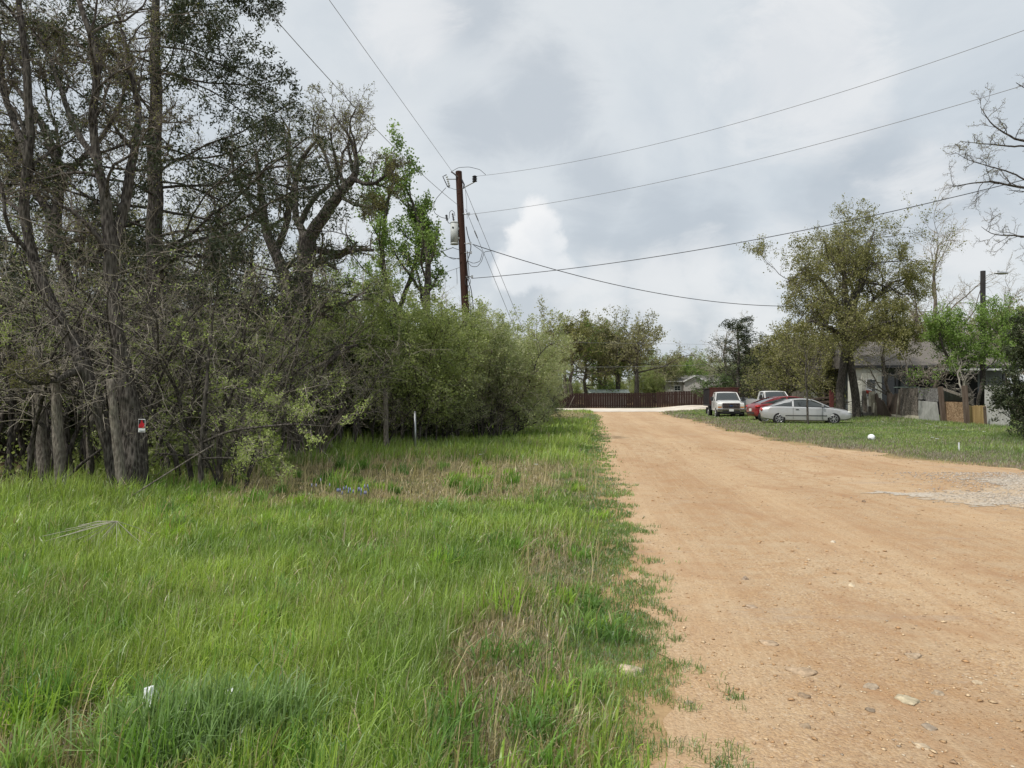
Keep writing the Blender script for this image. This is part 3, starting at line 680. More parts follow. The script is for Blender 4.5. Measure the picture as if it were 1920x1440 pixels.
# ---- multi-stemmed oaks at the left, close to the fence line
YC = 11.6
grow('oak_tree', 'thick dark oak with trunk leaning up and left, second trunk from the left edge', 'tree', 'dark oaks of the left wood', at(222, 925, YC),
     [(W([(228, 935), (212, 860), (190, 770), (160, 690), (140, 640), (105, 590), (72, 520), (48, 430), (42, 350), (60, 270), (52, 180), (48, 90), (34, 10), (30, -60)], YC), [.15, .12, .115, .12, .11, .10, .09, .08, .075, .07, .065, .055, .045, .03]),
      (W([(60, 320, .1), (35, 250, .4), (12, 190, .7), (2, 120, 1), (-5, 30, 1)], YC), [.06, .055, .05, .04, .03]),
      (W([(160, 690), (130, 700, -.3), (112, 712, -.5), (60, 720, -.8), (20, 700, -1)], YC), [.07, .06, .045, .03, .015])],
     lv(OAK, k0=7, lf0=.30, lmax0=2.0, k1=7, k2=6, k3=5, t00=.4), dict(k=1, l=.032, w=.017, spread=.02), seed=7, mats=('bark', 'twig', 'leaf_oak'), n0=34)
grow('oak_tree', 'broad flared oak trunk with the red sign nailed on it', 'tree', 'dark oaks of the left wood', at(258, 925, YC),
     [(W([(258, 940), (252, 840), (243, 770), (236, 700), (222, 640), (212, 560), (208, 480), (205, 420), (188, 340), (176, 260), (170, 200), (190, 130), (182, 90), (160, 40), (142, -20)], YC), [.23, .20, .16, .13, .115, .105, .10, .095, .075, .065, .06, .06, .052, .045, .035]),
      (W([(206, 480), (222, 430, .2), (236, 370, .3), (250, 290, .4), (262, 210, .5), (246, 140, .5), (230, 60, .6)], YC), [.10, .085, .08, .07, .05, .04, .03]),
      (W([(178, 300), (140, 240, .3), (115, 170, .5), (95, 110, .8), (60, 60, 1)], YC), [.05, .05, .04, .03, .02])],
     lv(OAK, k0=8, lf0=.28, lmax0=2.0, k1=7, k2=6, k3=5, t00=.45), dict(k=1, l=.034, w=.018, spread=.02), seed=8, n0=34)
YD = 15
grow('oak_tree', 'slim crooked oak standing behind the two leaning dark oaks', 'tree', 'dark oaks of the left wood', at(170, 860, YD),
     [(W([(175, 870), (165, 760), (150, 600), (120, 500), (100, 420), (118, 330), (90, 250), (60, 200), (20, 150)], YD), [.16, .14, .13, .12, .11, .10, .08, .06, .04]),
      (W([(100, 410), (60, 350), (20, 300), (-20, 240)], YD), [.09, .08, .06, .04]),
      (W([(112, 350), (150, 300), (190, 260), (230, 190), (240, 120)], YD), [.06, .055, .05, .04, .02])],
     lv(OAK, k0=8, lf0=.35, lmax0=2.6, k1=8, k2=6, k3=5), dict(k=1, l=.05, w=.028, spread=.02), seed=9)
# ---- tall cedar
CED = [dict(k=60, t0=.2, t1=1, ang=88, sd=12, lf=.62, ltap=.66, rf=.22, n=9, wander=.13, trop=(0, 0, .005), rmin=.012, lmax=4.6, up=.1),
       dict(k=13, t0=.2, t1=1, ang=55, sd=12, lf=.34, ltap=.45, rf=.5, n=6, wander=.2, trop=(0, 0, -.03), rmin=.006, up=-.2),
       dict(k=7, t0=.15, t1=1, ang=45, sd=14, lf=.42, ltap=.3, rf=.6, n=4, wander=.22, trop=(0, 0, -.05), rmin=.004, up=-.3)]
YE = 15.5
ced = grow('cedar_tree', 'tall dark cedar with straight trunk and drooping sprays at the top left', 'tree', None, at(292, 860, YE),
     [(W([(290, 870), (291, 700), (291, 500), (289, 380), (290, 200), (292, 60), (294, -60), (296, -150)], YE), [.22, .19, .17, .16, .13, .10, .06, .03])],
     lv(CED, ang0=86, k2=8, k1=14), dict(k=13, l=.085, w=.030, spread=.05, down=.2), ('bark', 'twig', 'leaf_cedar'), seed=12, n0=30, sides=(10, 5, 3, 3), leaf_lv=(-1,))
# smaller cedars filling the wood
ced2 = grow('cedar_tree', 'dense young cedar low in the left wood below the tall cedar', 'tree', None, GB(230, 19),
     [spine(GB(230, 19), 6.2, wob=.05, seed=3, r0=.12, r1=.02)],
     [dict(k=64, t0=.04, t1=1, ang=66, sd=10, lf=.44, ltap=.75, rf=.3, n=6, wander=.15, rmin=.008, up=.1),
      dict(k=12, t0=.15, t1=1, ang=45, sd=12, lf=.4, ltap=.4, rf=.5, n=4, wander=.2, rmin=.004)],
     dict(k=13, l=.12, w=.045, spread=.07), ('bark', 'twig', 'leaf_cedar'), seed=13, sides=(6, 3, 3))
# ---- green elm behind the shrubs
ELM = [dict(k=11, t0=.25, t1=1, ang=34, sd=10, lf=.5, ltap=.5, rf=.5, n=8, wander=.16, trop=(0, 0, .06), up=.3),
       dict(k=8, t0=.15, t1=1, ang=42, sd=14, lf=.4, ltap=.4, rf=.5, n=5, wander=.2, trop=(0, 0, .05), rmin=.008),
       dict(k=7, t0=.1, t1=1, ang=42, sd=14, lf=.5, ltap=.3, rf=.6, n=4, wander=.2, rmin=.005)]
YF = 27
elm = grow('elm_tree', 'upright elm in fresh green leaf left of the utility pole', 'tree', None, GB(765, YF),
     [(W([(742, 800), (742, 640), (745, 580), (725, 540), (715, 480), (722, 400), (733, 350), (738, 335)], YF), [.2, .15, .13, .11, .09, .07, .045, .02]),
      (W([(800, 800), (796, 640), (800, 560), (805, 500), (797, 450), (780, 400), (768, 360), (750, 340)], YF), [.2, .16, .14, .11, .08, .07, .04, .02]),
      (W([(745, 590), (770, 520), (785, 470), (790, 430), (783, 400)], YF + .5), [.1, .08, .06, .04, .02])],
     lv(ELM, t00=.42, lf0=.30, k0=12, up1=.5), dict(k=9, l=.10, w=.06, spread=.09), ('bark', 'twig', 'leaf_elm'), seed=21)
# ---- shrubs
SHR = [dict(k=16, t0=.06, t1=1, ang=38, sd=14, lf=.55, ltap=.45, rf=.55, n=7, wander=.2, trop=(0, 0, -.01), rmin=.008),
       dict(k=9, t0=.1, t1=1, ang=42, sd=16, lf=.45, ltap=.35, rf=.55, n=5, wander=.25, trop=(0, 0, -.02), rmin=.005),
       dict(k=5, t0=.1, t1=1, ang=40, sd=16, lf=.5, ltap=.3, rf=.6, n=4, wander=.25, rmin=.003)]
def shrub(name, label, cat, base, h, rad, stems, leaf, mats, seed, lvv=SHR, group=None, splay=.55, dome=.75):
    rr = np.random.default_rng(seed); paths = []
    for s in range(stems):
        a = 2 * np.pi * (s + rr.uniform(-.3, .3)) / stems; q = rr.uniform(.25, 1) ** .7; hh = h * (1 - (1 - dome) * q ** 2) * rr.uniform(.85, 1.0)
        P = []
        for t in np.linspace(0, 1, 7):
            r = rad * q * (.22 + splay * (t ** 1.5)) + .06
            P.append(np.array([base[0] + math.cos(a) * r, base[1] + math.sin(a) * r, base[2] + hh * (t ** .85)]) + rr.normal(0, .06 * h / 3 * (t > 0), 3))
        paths.append((P, [.02 + .008 * h, .018 + .006 * h, .016 + .005 * h, .026, .02, .014, .007]))
    return grow(name, label, cat, group, base, paths, lvv, leaf, mats, seed=seed, sides=(6, 4, 3, 3), n0=14)
sh1 = shrub('shrub', 'tall olive green shrub left of the pole base, largest of the thicket', 'shrub', GB(760, 23.5), 4.9, 3.2, 10, dict(k=8, l=.075, w=.045, spread=.06), ('bark', 'twig', 'leaf_shrub'), 31, group='leafy shrubs of the roadside thicket')
sh2 = shrub('shrub', 'pale silvery green shrub right of the pole, in front of the far trees', 'shrub', GB(935, 27), 4.6, 3.0, 10, dict(k=8, l=.07, w=.042, spread=.06), ('bark', 'twig_grey', 'leaf_shrub_pale'), 32, group='leafy shrubs of the roadside thicket')
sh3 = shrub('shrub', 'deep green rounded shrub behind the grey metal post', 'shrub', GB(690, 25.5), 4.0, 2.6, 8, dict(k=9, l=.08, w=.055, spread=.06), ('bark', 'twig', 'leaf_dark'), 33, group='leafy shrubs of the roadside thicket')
G = 'leafy shrubs of the roadside thicket'
def cp(src, px, Y, rz, sc, label, group=G, z=0):
    b = GB(px, Y); return copy_tree(src, (b[0], b[1], b[2] + z), rz, sc, label, group)
cp(sh2, 984, 36, 1.2, .9, 'pale shrub at the right end of the thicket nearest the far white road')
cp(sh2, 965, 31, 2.9, .72, 'lower pale shrub leaning toward the dirt road')
cp(sh2, 880, 30, 4.2, (.95, .95, 1.08), 'greyish green shrub growing round the base of the utility pole')
cp(sh2, 842, 25.5, 2.1, (.8, .8, .74), 'olive shrub directly left of the utility pole base')
cp(sh1, 640, 26, 4.4, 1.12, 'olive shrub between the fork-trunked oak and the elm')
cp(sh3, 800, 29, 1.9, 1.15, 'dark shrub under the green elm')
cp(sh3, 600, 24, 5.2, .95, 'dark shrub behind the fork-trunked oak')
cp(sh2, 1006, 44, 3.6, .8, 'pale shrub farthest along the thicket')
cp(sh3, 940, 40, .6, 1.15, 'dark shrub peeping above the pale shrubs right of the pole')
cp(sh3, 1022, 52, 2.6, .55, 'small dark shrub low beside the end of the white road')
cp(sh1, 540, 27, .8, 1.0, 'olive shrub deep behind the dark curving oak')
# ---- grey leafless brush at the left
BR = [dict(k=9, t0=.2, t1=1, ang=40, sd=16, lf=.6, ltap=.4, rf=.5, n=8, wander=.2, trop=(0, 0, -.04), rmin=.0045),
      dict(k=6, t0=.1, t1=1, ang=38, sd=16, lf=.5, ltap=.3, rf=.6, n=6, wander=.22, trop=(0, 0, -.03), rmin=.0035),
      dict(k=3, t0=.1, t1=1, ang=38, sd=16, lf=.5, ltap=.3, rf=.6, n=4, wander=.25, rmin=.0022)]
br1 = shrub('bare_shrub', 'tangled grey leafless shrub arching over the fence posts at the left edge', 'shrub', GB(30, 12.6), 4.3, 3.4, 8, dict(k=1, l=.03, w=.02, spread=.02), ('bark', 'twig_grey', 'leaf_oak'), 41, BR, 'leafless shrubs of the left wood', splay=.8)
br2 = shrub('bare_shrub', 'spreading grey shrub with thin pale twigs right of the sign tree', 'shrub', GB(395, 13.2), 4.2, 3.2, 8, dict(k=2, l=.04, w=.024, spread=.03), ('bark', 'twig_grey', 'leaf_spray'), 42, BR, 'leafless shrubs of the left wood', splay=.75)
G2 = 'leafless shrubs of the left wood'
cp(br1, 330, 14.5, 2.2, 1.05, 'high grey shrub tangle in front of the tall cedar', G2)
cp(br2, 120, 14.5, 4.0, 1.15, 'grey shrub tangle behind the leaning dark oak', G2)
cp(br1, 500, 16.5, 3.3, .95, 'grey shrub tangle left of the fork-trunked oak', G2)
cp(br2, 640, 20.5, 1.0, .85, 'thin bare shrub right of the fork-trunked oak foot', G2)
cp(br1, 210, 12.8, 3.7, .95, 'grey twiggy shrub spread before the leaning dark oak', G2)
cp(br1, -60, 14, .5, 1.2, 'grey shrub cut by the left picture edge', G2)
cp(br1, 440, 12.4, 4.9, .42, 'small dry twiggy bush in the grass edge by the thin wooden post', G2)
cp(br2, 905, 26, 2.6, .62, 'thin grey bare shrub poking out of the thicket below the pole', G2)
cp(br1, 700, 22, 1.7, .6, 'dry grey shrub at the thicket foot left of the metal post', G2)
cp(br2, 1015, 38, .3, .6, 'sparse grey shrub at the thicket end beside the road', G2)
# a fan of upright reddish stems
fan = shrub('bare_shrub', 'fan of thin upright reddish stems rising from the grass by the thin wooden post', 'shrub', GB(585, 17.6), 1.7, 1.3, 16, None, ('twig', 'twig', 'leaf_oak'), 44, [dict(k=3, t0=.4, t1=1, ang=18, sd=8, lf=.5, ltap=.3, rf=.6, n=5, wander=.08, rmin=.003)], None, splay=.9)
# ---- young tree with bright leaf sprays reaching right over the grass
YG = 11.9
SPR = [dict(k=13, t0=.25, t1=1, ang=70, sd=12, lf=.40, ltap=.3, rf=.4, n=9, wander=.14, trop=(.035, 0, .0), rmin=.006, lmax=2.4),
       dict(k=8, t0=.15, t1=1, ang=48, sd=12, lf=.32, ltap=.3, rf=.55, n=6, wander=.2, trop=(.02, 0, .01), rmin=.0035),
       dict(k=4, t0=.2, t1=1, ang=45, sd=12, lf=.5, ltap=.3, rf=.6, n=4, wander=.2, rmin=.0025)]
grow('young_tree', 'thin young tree with bright green leaf sprays before the thicket', 'tree', None, at(378, 930, YG),
     [(W([(378, 935), (376, 860), (380, 800), (387, 730), (392, 660), (400, 590)], YG), [.05, .045, .04, .035, .025, .012]),
      (W([(379, 830), (430, 808, -.3), (490, 800, -.5), (550, 795, -.6), (618, 800, -.8)], YG), [.025, .022, .018, .014, .006]),
      (W([(380, 815), (400, 790, .2), (440, 770, .4), (500, 755, .5), (545, 740, .6)], YG), [.022, .02, .016, .012, .006]),
      (W([(378, 850), (350, 855, .2), (300, 850, .3), (250, 862, .3), (200, 872, .2)], YG), [.022, .02, .016, .01, .005]),
      (W([(378, 860), (420, 858, -.2), (470, 862, -.3), (530, 850, -.5)], YG), [.02, .016, .012, .005])],
     lv(SPR, k0=9, lmax0=1.0), dict(k=5, l=.042, w=.020, spread=.03, t0=.3), ('bark', 'twig_grey', 'leaf_spray'), seed=51, sides=(8, 5, 3, 3), rough=.008)
yt2 = grow('young_tree', 'leafy low-branching young tree in front of the forked oak trunk', 'tree', None, at(548, 860, 17),
     [(W([(541, 858), (545, 760), (552, 680), (560, 620), (565, 590)], 17), [.05, .045, .035, .025, .012])],
     lv(SPR, k0=16, t00=.3), dict(k=6, l=.055, w=.028, spread=.04), ('bark', 'twig_grey', 'leaf_spray'), seed=52, sides=(6, 4, 3, 3))
cp(yt2, 455, 15.2, 2.0, .8, 'small spray-leaved young tree between the sign tree and the forked oak', 'spray-leaved young trees')
cp(yt2, 300, 13.5, 4.0, .72, 'low spray-leaved young tree just right of the red sign', 'spray-leaved young trees')
cp(yt2, 640, 20.5, 1.0, .95, 'spray-leaved young tree right of the forked oak', 'spray-leaved young trees')
cp(yt2, 20, 13.2, 5.0, .9, 'spray-leaved young tree among the posts at the left edge', 'spray-leaved young trees')
cp(yt2, 820, 23.5, .7, .62, 'low spray-leaved young tree before the pole base', 'spray-leaved young trees')
# ---- background wood
wood = grow('oak_tree', 'slender spring oak standing back in the dense left wood', 'tree', 'trees far back in the left wood', GB(400, 27),
     [spine(GB(400, 27), 9, (.05, 0), .25, 5, r0=.2), spine(GB(403, 27.4), 8, (-.12, .05), .25, 6, r0=.15)],
     lv(OAK, k0=8, lf0=.42, k1=7, k2=6, k3=3), dict(k=2, l=.09, w=.05, spread=.05), ('bark', 'twig', 'leaf_oak'), seed=61, sides=(7, 5, 3, 3, 3))
rr = np.random.default_rng(99)
def cpl(src, x, y, rz, sc, label=None, group=None): return copy_tree(src, (x, y, float(gz(x, y)) - .05), rz, sc, label, group)
LW = 'slender spring oak standing back in the dense left wood'
for (px, Y, sc) in ((-40, 24, 1.0), (90, 30, 1.1), (200, 25, .9), (470, 33, 1.0), (330, 36, 1.15), (560, 38, .95), (20, 40, 1.2), (640, 45, .95), (-180, 30, 1.2), (700, 36, .8)):
    b = GB(px, Y); cpl(wood, b[0], b[1], rr.uniform(0, 6), sc, LW, 'trees far back in the left wood')
LC = 'dark cedar filling the gloom deep inside the left wood'
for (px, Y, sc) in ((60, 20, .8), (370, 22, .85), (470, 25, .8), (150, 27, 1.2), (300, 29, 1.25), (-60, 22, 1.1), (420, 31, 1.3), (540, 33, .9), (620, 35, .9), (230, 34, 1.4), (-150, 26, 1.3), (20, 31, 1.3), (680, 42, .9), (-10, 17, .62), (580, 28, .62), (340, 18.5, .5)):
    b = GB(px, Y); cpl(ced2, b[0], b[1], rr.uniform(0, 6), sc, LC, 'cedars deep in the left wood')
LS = 'olive undergrowth shrub deep inside the left wood'
for (px, Y, sc) in ((20, 18, .8), (130, 19, .75), (300, 21, .8), (420, 19, .7), (500, 22, .8), (210, 23, .9), (-80, 20, 1), (380, 27, 1), (90, 24, 1), (560, 31, 1.1), (-160, 22, 1.1)):
    b = GB(px, Y); cpl((sh3, sh1)[int(rr.random() < .4)], b[0], b[1], rr.uniform(0, 6), sc, LS, 'undergrowth deep in the left wood')
# ---- bare trees behind the pole
BARE = [dict(k=14, t0=.2, t1=1, ang=42, sd=12, lf=.5, ltap=.5, rf=.5, n=8, wander=.2, trop=(0, 0, .05), up=.3),
        dict(k=9, t0=.2, t1=1, ang=45, sd=16, lf=.45, ltap=.35, rf=.5, n=6, wander=.25, trop=(0, 0, .03), rmin=.012),
        dict(k=6, t0=.2, t1=1, ang=45, sd=16, lf=.5, ltap=.3, rf=.55, n=4, wander=.28, rmin=.008)]
bare = grow('bare_tree', 'leafless grey tree behind the utility pole on its left', 'tree', 'leafless trees', GB(825, 46),
     [spine(GB(825, 46), 7.6, (.03, 0), .2, 8, r0=.16, r1=.03)], BARE, dict(k=1, l=.05, w=.03), ('bark_far', 'twig_grey', 'leaf_oak_brown'), seed=71, sides=(7, 5, 3, 3))
cp(bare, 870, 52, 2, .85, 'leafless tree half hidden by the lower pole', 'leafless trees')
cp(ced2, 935, 48, 1, 1.0, 'small dark cedar rising above the pale shrubs right of the pole', 'cedars by the thicket')
# ---- right: big oak in the yard
YH = 43
hb = GB(1588, YH)
bigoak = grow('oak_tree', 'big twin-trunked oak in olive leaf towering over the silver car', 'tree', None, hb,
     [(W([(1577, 790), (1574, 740), (1580, 690), (1588, 640), (1590, 580), (1583, 530), (1580, 480), (1585, 430)], YH), [.28, .24, .22, .2, .17, .13, .08, .03]),
      (W([(1606, 790), (1603, 730), (1595, 690), (1592, 640), (1605, 560), (1620, 510), (1630, 460), (1640, 430)], YH), [.26, .23, .22, .19, .15, .12, .07, .03]),
      (W([(1588, 620), (1565, 560, -.5), (1535, 520, -1), (1505, 508, -1.5), (1475, 530, -2)], YH), [.16, .13, .1, .07, .03]),
      (W([(1592, 630), (1630, 570, .3), (1670, 530, .6), (1705, 520, 1)], YH), [.15, .12, .08, .03]),
      (W([(1590, 600), (1600, 540, 2), (1560, 480, 3), (1545, 450, 3)], YH), [.13, .1, .07, .03]),
      (W([(1588, 640), (1560, 615, -2), (1520, 600, -3), (1490, 620, -3.5)], YH), [.12, .1, .07, .03]),
      (W([(1595, 640), (1640, 610, -2), (1680, 600, -3), (1700, 630, -3)], YH), [.11, .1, .07, .03])],
     lv(OAK, k0=11, t00=.25, lf0=.5, lmax0=3.3, k1=7, k2=6, k3=5, up0=.1), dict(k=4, l=.11, w=.065, spread=.09), ('bark', 'twig', 'leaf_oak'), seed=81, sides=(10, 6, 4, 3, 3))
# generic crowns used on the right and in the distance
def round_oak(name, label, px, Y, h, r0, seed, leaf, mats, lean=(0, 0), group=None, spread=1.0, stems=1, low=.35):
    b = GB(px, Y); paths = []
    for s in range(stems):
        paths.append(spine((b[0] + s * .3, b[1], b[2]), h * .82, (lean[0] + (s - (stems - 1) / 2) * .16, lean[1]), .12 * h / 8, seed + s, r0=r0, r1=r0 * .25))
    return grow(name, label, 'tree', group, b, paths, [dict(k=20, t0=low, t1=1, ang=72, sd=14, lf=.74 * spread, ltap=.5, rf=.5, n=9, wander=.2, trop=(0, 0, .035), up=.15),
        dict(k=8, t0=.15, t1=1, ang=50, sd=16, lf=.46, ltap=.35, rf=.5, n=6, wander=.26, trop=(0, 0, .03), rmin=.014),
        dict(k=7, t0=.15, t1=1, ang=46, sd=16, lf=.5, ltap=.3, rf=.55, n=4, wander=.28, rmin=.009)], leaf, mats, seed=seed, sides=(8, 5, 3, 3))
GF = 'spreading oaks behind the brown fence'
ro1 = round_oak('oak_tree', 'dark trunked spreading oak behind the fence, right of the far group', 1195, 101, 13.0, .42, 91, dict(k=5, l=.26, w=.17, spread=.18), ('bark', 'twig', 'leaf_oak_brown'), group=GF, spread=1.15, low=.45)
ro2 = round_oak('oak_tree', 'forked oak at the left end of the far group with sky under its boughs', 1066, 99, 13.2, .32, 92, dict(k=5, l=.25, w=.16, spread=.18), ('bark_far', 'twig', 'leaf_oak'), group=GF, stems=2, lean=(-.05, 0), low=.45)
cp(ro1, 1158, 104, 2.4, .98, 'brownish leaning oak second from the right in the far group', GF)
ro3 = round_oak('elm_tree', 'fresh green tree between the leftmost and middle oaks of the far group', 1098, 104, 13.2, .3, 93, dict(k=7, l=.24, w=.16, spread=.18), ('bark_far', 'twig', 'leaf_elm'), group=GF, low=.25)
cp(ro2, 1128, 108, 3.0, .98, 'olive oak in the middle of the far group', GF)
ro4 = round_oak('oak_tree', 'yellow green scrubby oak behind the silver and red cars', 1490, 56, 7.6, .2, 94, dict(k=6, l=.14, w=.09, spread=.12), ('bark', 'twig', 'leaf_oak'), low=.12, stems=2, group='small oaks behind the parked cars')
G4 = 'small oaks behind the parked cars'
cp(ro4, 1545, 52, 2.0, .85, 'bushy olive oak between the scrubby oak and the twin-trunked oak', G4)
cp(ro4, 1474, 63, 4.0, .85, 'thin topped oak above the second white pickup', G4)
cp(ro4, 1655, 60, 1.0, 1.15, 'olive oak rising behind the house roof', G4)
ro5 = round_oak('bare_tree', 'pale spreading almost leafless tree behind the house roof centre', 1722, 58, 9.5, .17, 95, dict(k=1, l=.10, w=.06, spread=.08), ('bark_far', 'twig_grey', 'leaf_oak_brown'), group='leafless trees')
cp(ro5, 1362, 100, 1.0, 1.3, 'wide pale leafless tree behind the dark cedar', 'leafless trees')
cp(bare, 1765, 56, 3.0, 1.75, 'tall thin leafless tree behind the house, left of the lamp pole', 'leafless trees')
cp(ro5, 1845, 62, 5.0, 1.0, 'leafless tree behind the lamp pole', 'leafless trees')
cp(bare, 1715, 52, .4, 1.15, 'twiggy leafless tree against the house roof', 'leafless trees')
cp(bare, 1900, 52, 2.4, 1.15, 'leafless tree at the right edge behind the bright green tree', 'leafless trees')
cp(ced2, 1384, 84, 1.0, (2.3, 2.3, 1.62), 'large dark cedar behind the white stake truck', 'cedars on the right')
cp(ced2, 1416, 84, 2.0, (2.0, 2.0, 1.1), 'lower dark cedar right of the large dark cedar', 'cedars on the right')
# bare crown entering at the right edge
YI = 21
grow('bare_tree', 'black-twigged bare tree reaching in at the upper right edge', 'tree', None, at(2120, 850, YI),
     [(W([(2120, 870), (2110, 700), (2095, 560), (2080, 420), (2070, 300), (2050, 200), (2030, 120)], YI), [0.223, 0.186, 0.174, 0.149, 0.112, 0.074, 0.031]),
      (W([(2085, 420), (2020, 380), (1960, 360), (1905, 350), (1860, 340), (1810, 345), (1785, 350)], YI), [0.074, 0.062, 0.046, 0.034, 0.025, 0.015, 0.006]),
      (W([(2075, 350), (2000, 300), (1950, 270), (1905, 262), (1860, 235), (1838, 200)], YI), [0.074, 0.056, 0.043, 0.031, 0.019, 0.007]),
      (W([(2075, 320), (2010, 230), (1960, 190), (1930, 170), (1905, 155)], YI), [0.062, 0.050, 0.031, 0.019, 0.009]),
      (W([(2090, 520), (2020, 470), (1960, 450), (1910, 442), (1860, 440), (1840, 425)], YI), [0.062, 0.050, 0.031, 0.025, 0.012, 0.006]),
      (W([(1950, 270), (1900, 275), (1850, 270), (1800, 265)], YI - .4), [0.031, 0.025, 0.015, 0.006]),
      (W([(1955, 358), (1900, 325), (1850, 310), (1815, 300), (1790, 285)], YI - .4), [0.031, 0.022, 0.015, 0.010, 0.005])],
     [dict(k=12, t0=.42, t1=1, ang=50, sd=14, lf=.20, ltap=.2, rf=.5, n=7, wander=.26, lmax=1.1, rmin=.008),
      dict(k=6, t0=.2, t1=1, ang=48, sd=16, lf=.5, ltap=.3, rf=.6, n=5, wander=.28, rmin=.006),
      dict(k=5, t0=.2, t1=1, ang=48, sd=16, lf=.42, ltap=.3, rf=.6, n=4, wander=.28, rmin=.0045)],
     dict(k=1, l=.03, w=.02), ('bark', 'twig', 'leaf_oak'), seed=101, sides=(10, 5, 4, 3), n0=26, rough=.05)
cp(bare, 1665, 45.5, 1.5, .8, 'grey twiggy tree in front of the house roof right of the twin-trunked oak', 'leafless trees')
# bright green tree and right cedar
WIL = [dict(k=14, t0=.3, t1=1, ang=48, sd=14, lf=.42, ltap=.4, rf=.5, n=7, wander=.18, trop=(0, 0, .04)),
       dict(k=8, t0=.15, t1=1, ang=42, sd=14, lf=.45, ltap=.35, rf=.5, n=5, wander=.2, rmin=.008),
       dict(k=6, t0=.1, t1=1, ang=42, sd=14, lf=.5, ltap=.3, rf=.6, n=4, wander=.2, rmin=.005)]
b = GB(1830, 38)
wil = grow('leafy_tree', 'bright lime green small tree standing in the yard before the lamp pole', 'tree', 'bright green trees of the yard', b,
     [spine(b, 5.2, (-.25, 0), .15, 11, r0=.1), spine(b, 5.4, (.15, 0), .15, 12, r0=.1), spine(b, 5.0, (-.5, -.1), .15, 13, r0=.09)], lv(WIL, t00=.5),
     dict(k=7, l=.11, w=.06, spread=.09), ('bark', 'twig', 'leaf_lime'), seed=111, sides=(6, 4, 3, 3))
cp(wil, 1915, 36, 2.0, .98, 'bright green tree cut by the right picture edge', 'bright green trees of the yard')
b = GB(1958, 23.5)
grow('cedar_tree', 'bushy dark green cedar at the right edge of the lawn', 'tree', None, b, [spine(b, 4.2, wob=.04, seed=14, r0=.1, r1=.02)],
     [dict(k=84, t0=.02, t1=1, ang=72, sd=10, lf=.46, ltap=.7, rf=.3, n=7, wander=.15, rmin=.008, trop=(0, 0, .02), up=.1),
      dict(k=13, t0=.12, t1=1, ang=45, sd=12, lf=.38, ltap=.4, rf=.5, n=4, wander=.2, rmin=.004),
      dict(k=4, t0=.15, t1=1, ang=45, sd=12, lf=.5, ltap=.4, rf=.5, n=3, wander=.2, rmin=.003)],
     dict(k=12, l=.085, w=.038, spread=.05), ('bark', 'twig', 'leaf_cedar'), seed=113, sides=(6, 3, 3, 3))
# bare gnarled little trees inside the yard
def small_bare(px, Y, h, label, seed, pale=False, top=None, k=9):
    b = GB(px, Y)
    return grow('bare_tree', label, 'tree', 'small bare trees before the house', b, [spine(b, h * .6, (.02, 0), .06, seed, r0=.13, r1=.09)],
        [dict(k=k, t0=.75, t1=1, ang=55, sd=14, lf=1.0, ltap=0, rf=.5, n=8, wander=.3, lmax=h * .8, up=.4, rmin=.03),
         dict(k=6, t0=.2, t1=1, ang=50, sd=16, lf=.5, ltap=.3, rf=.55, n=6, wander=.3, rmin=.014),
         dict(k=5, t0=.2, t1=1, ang=50, sd=16, lf=.5, ltap=.3, rf=.55, n=5, wander=.3, rmin=.009)], None, ('bark_pale' if pale else 'bark_far', 'bark_pale' if pale else 'twig_grey', 'leaf_oak'), seed=seed, sides=(8, 5, 4, 3))
small_bare(1710, 43, 3.9, 'small gnarled bare tree against the grey house wall', 121, k=8)
small_bare(1752, 42, 4.0, 'bare twisted little tree left of the pruned pale one', 122)
small_bare(1806, 35.2, 3.0, 'pruned pale tree with stubby white branches behind the board fence', 123, True, k=6)
# slim sapling before the silver car
b = GB(1513, 35)
grow('sapling', 'slim bare sapling standing in front of the silver car', 'tree', None, b, [(W([(1515, 797), (1513, 740), (1510, 700), (1512, 670), (1505, 645)], 35), [.055, .045, .035, .022, .01])],
     [dict(k=14, t0=.35, t1=1, ang=42, sd=12, lf=.5, ltap=.4, rf=.5, n=6, wander=.18, trop=(0, 0, .04), rmin=.008), dict(k=7, t0=.2, t1=1, ang=42, sd=14, lf=.45, ltap=.3, rf=.5, n=5, wander=.2, rmin=.006)],
     dict(k=2, l=.06, w=.035, spread=.04), ('bark', 'twig', 'leaf_oak'), seed=131, sides=(6, 4, 3))
# small leaning juniper by the far fence
b = GB(1334, 80)
grow('juniper_tree', 'small pale-trunked juniper left of the stake truck', 'tree', None, b, [(W([(1334, 768), (1333, 752), (1330, 742), (1322, 732), (1315, 722)], 80), [.14, .12, .1, .08, .04]), (W([(1331, 745), (1340, 735), (1348, 725), (1356, 716)], 80), [.08, .06, .05, .03])],
     [dict(k=10, t0=.4, t1=1, ang=60, sd=12, lf=.6, ltap=.2, rf=.5, n=5, wander=.2, rmin=.02), dict(k=8, t0=.2, t1=1, ang=50, sd=14, lf=.5, ltap=.3, rf=.5, n=4, wander=.2, rmin=.012)],
     dict(k=14, l=.2, w=.10, spread=.13), ('bark_pale', 'twig', 'leaf_dark'), seed=132, sides=(6, 4, 3))
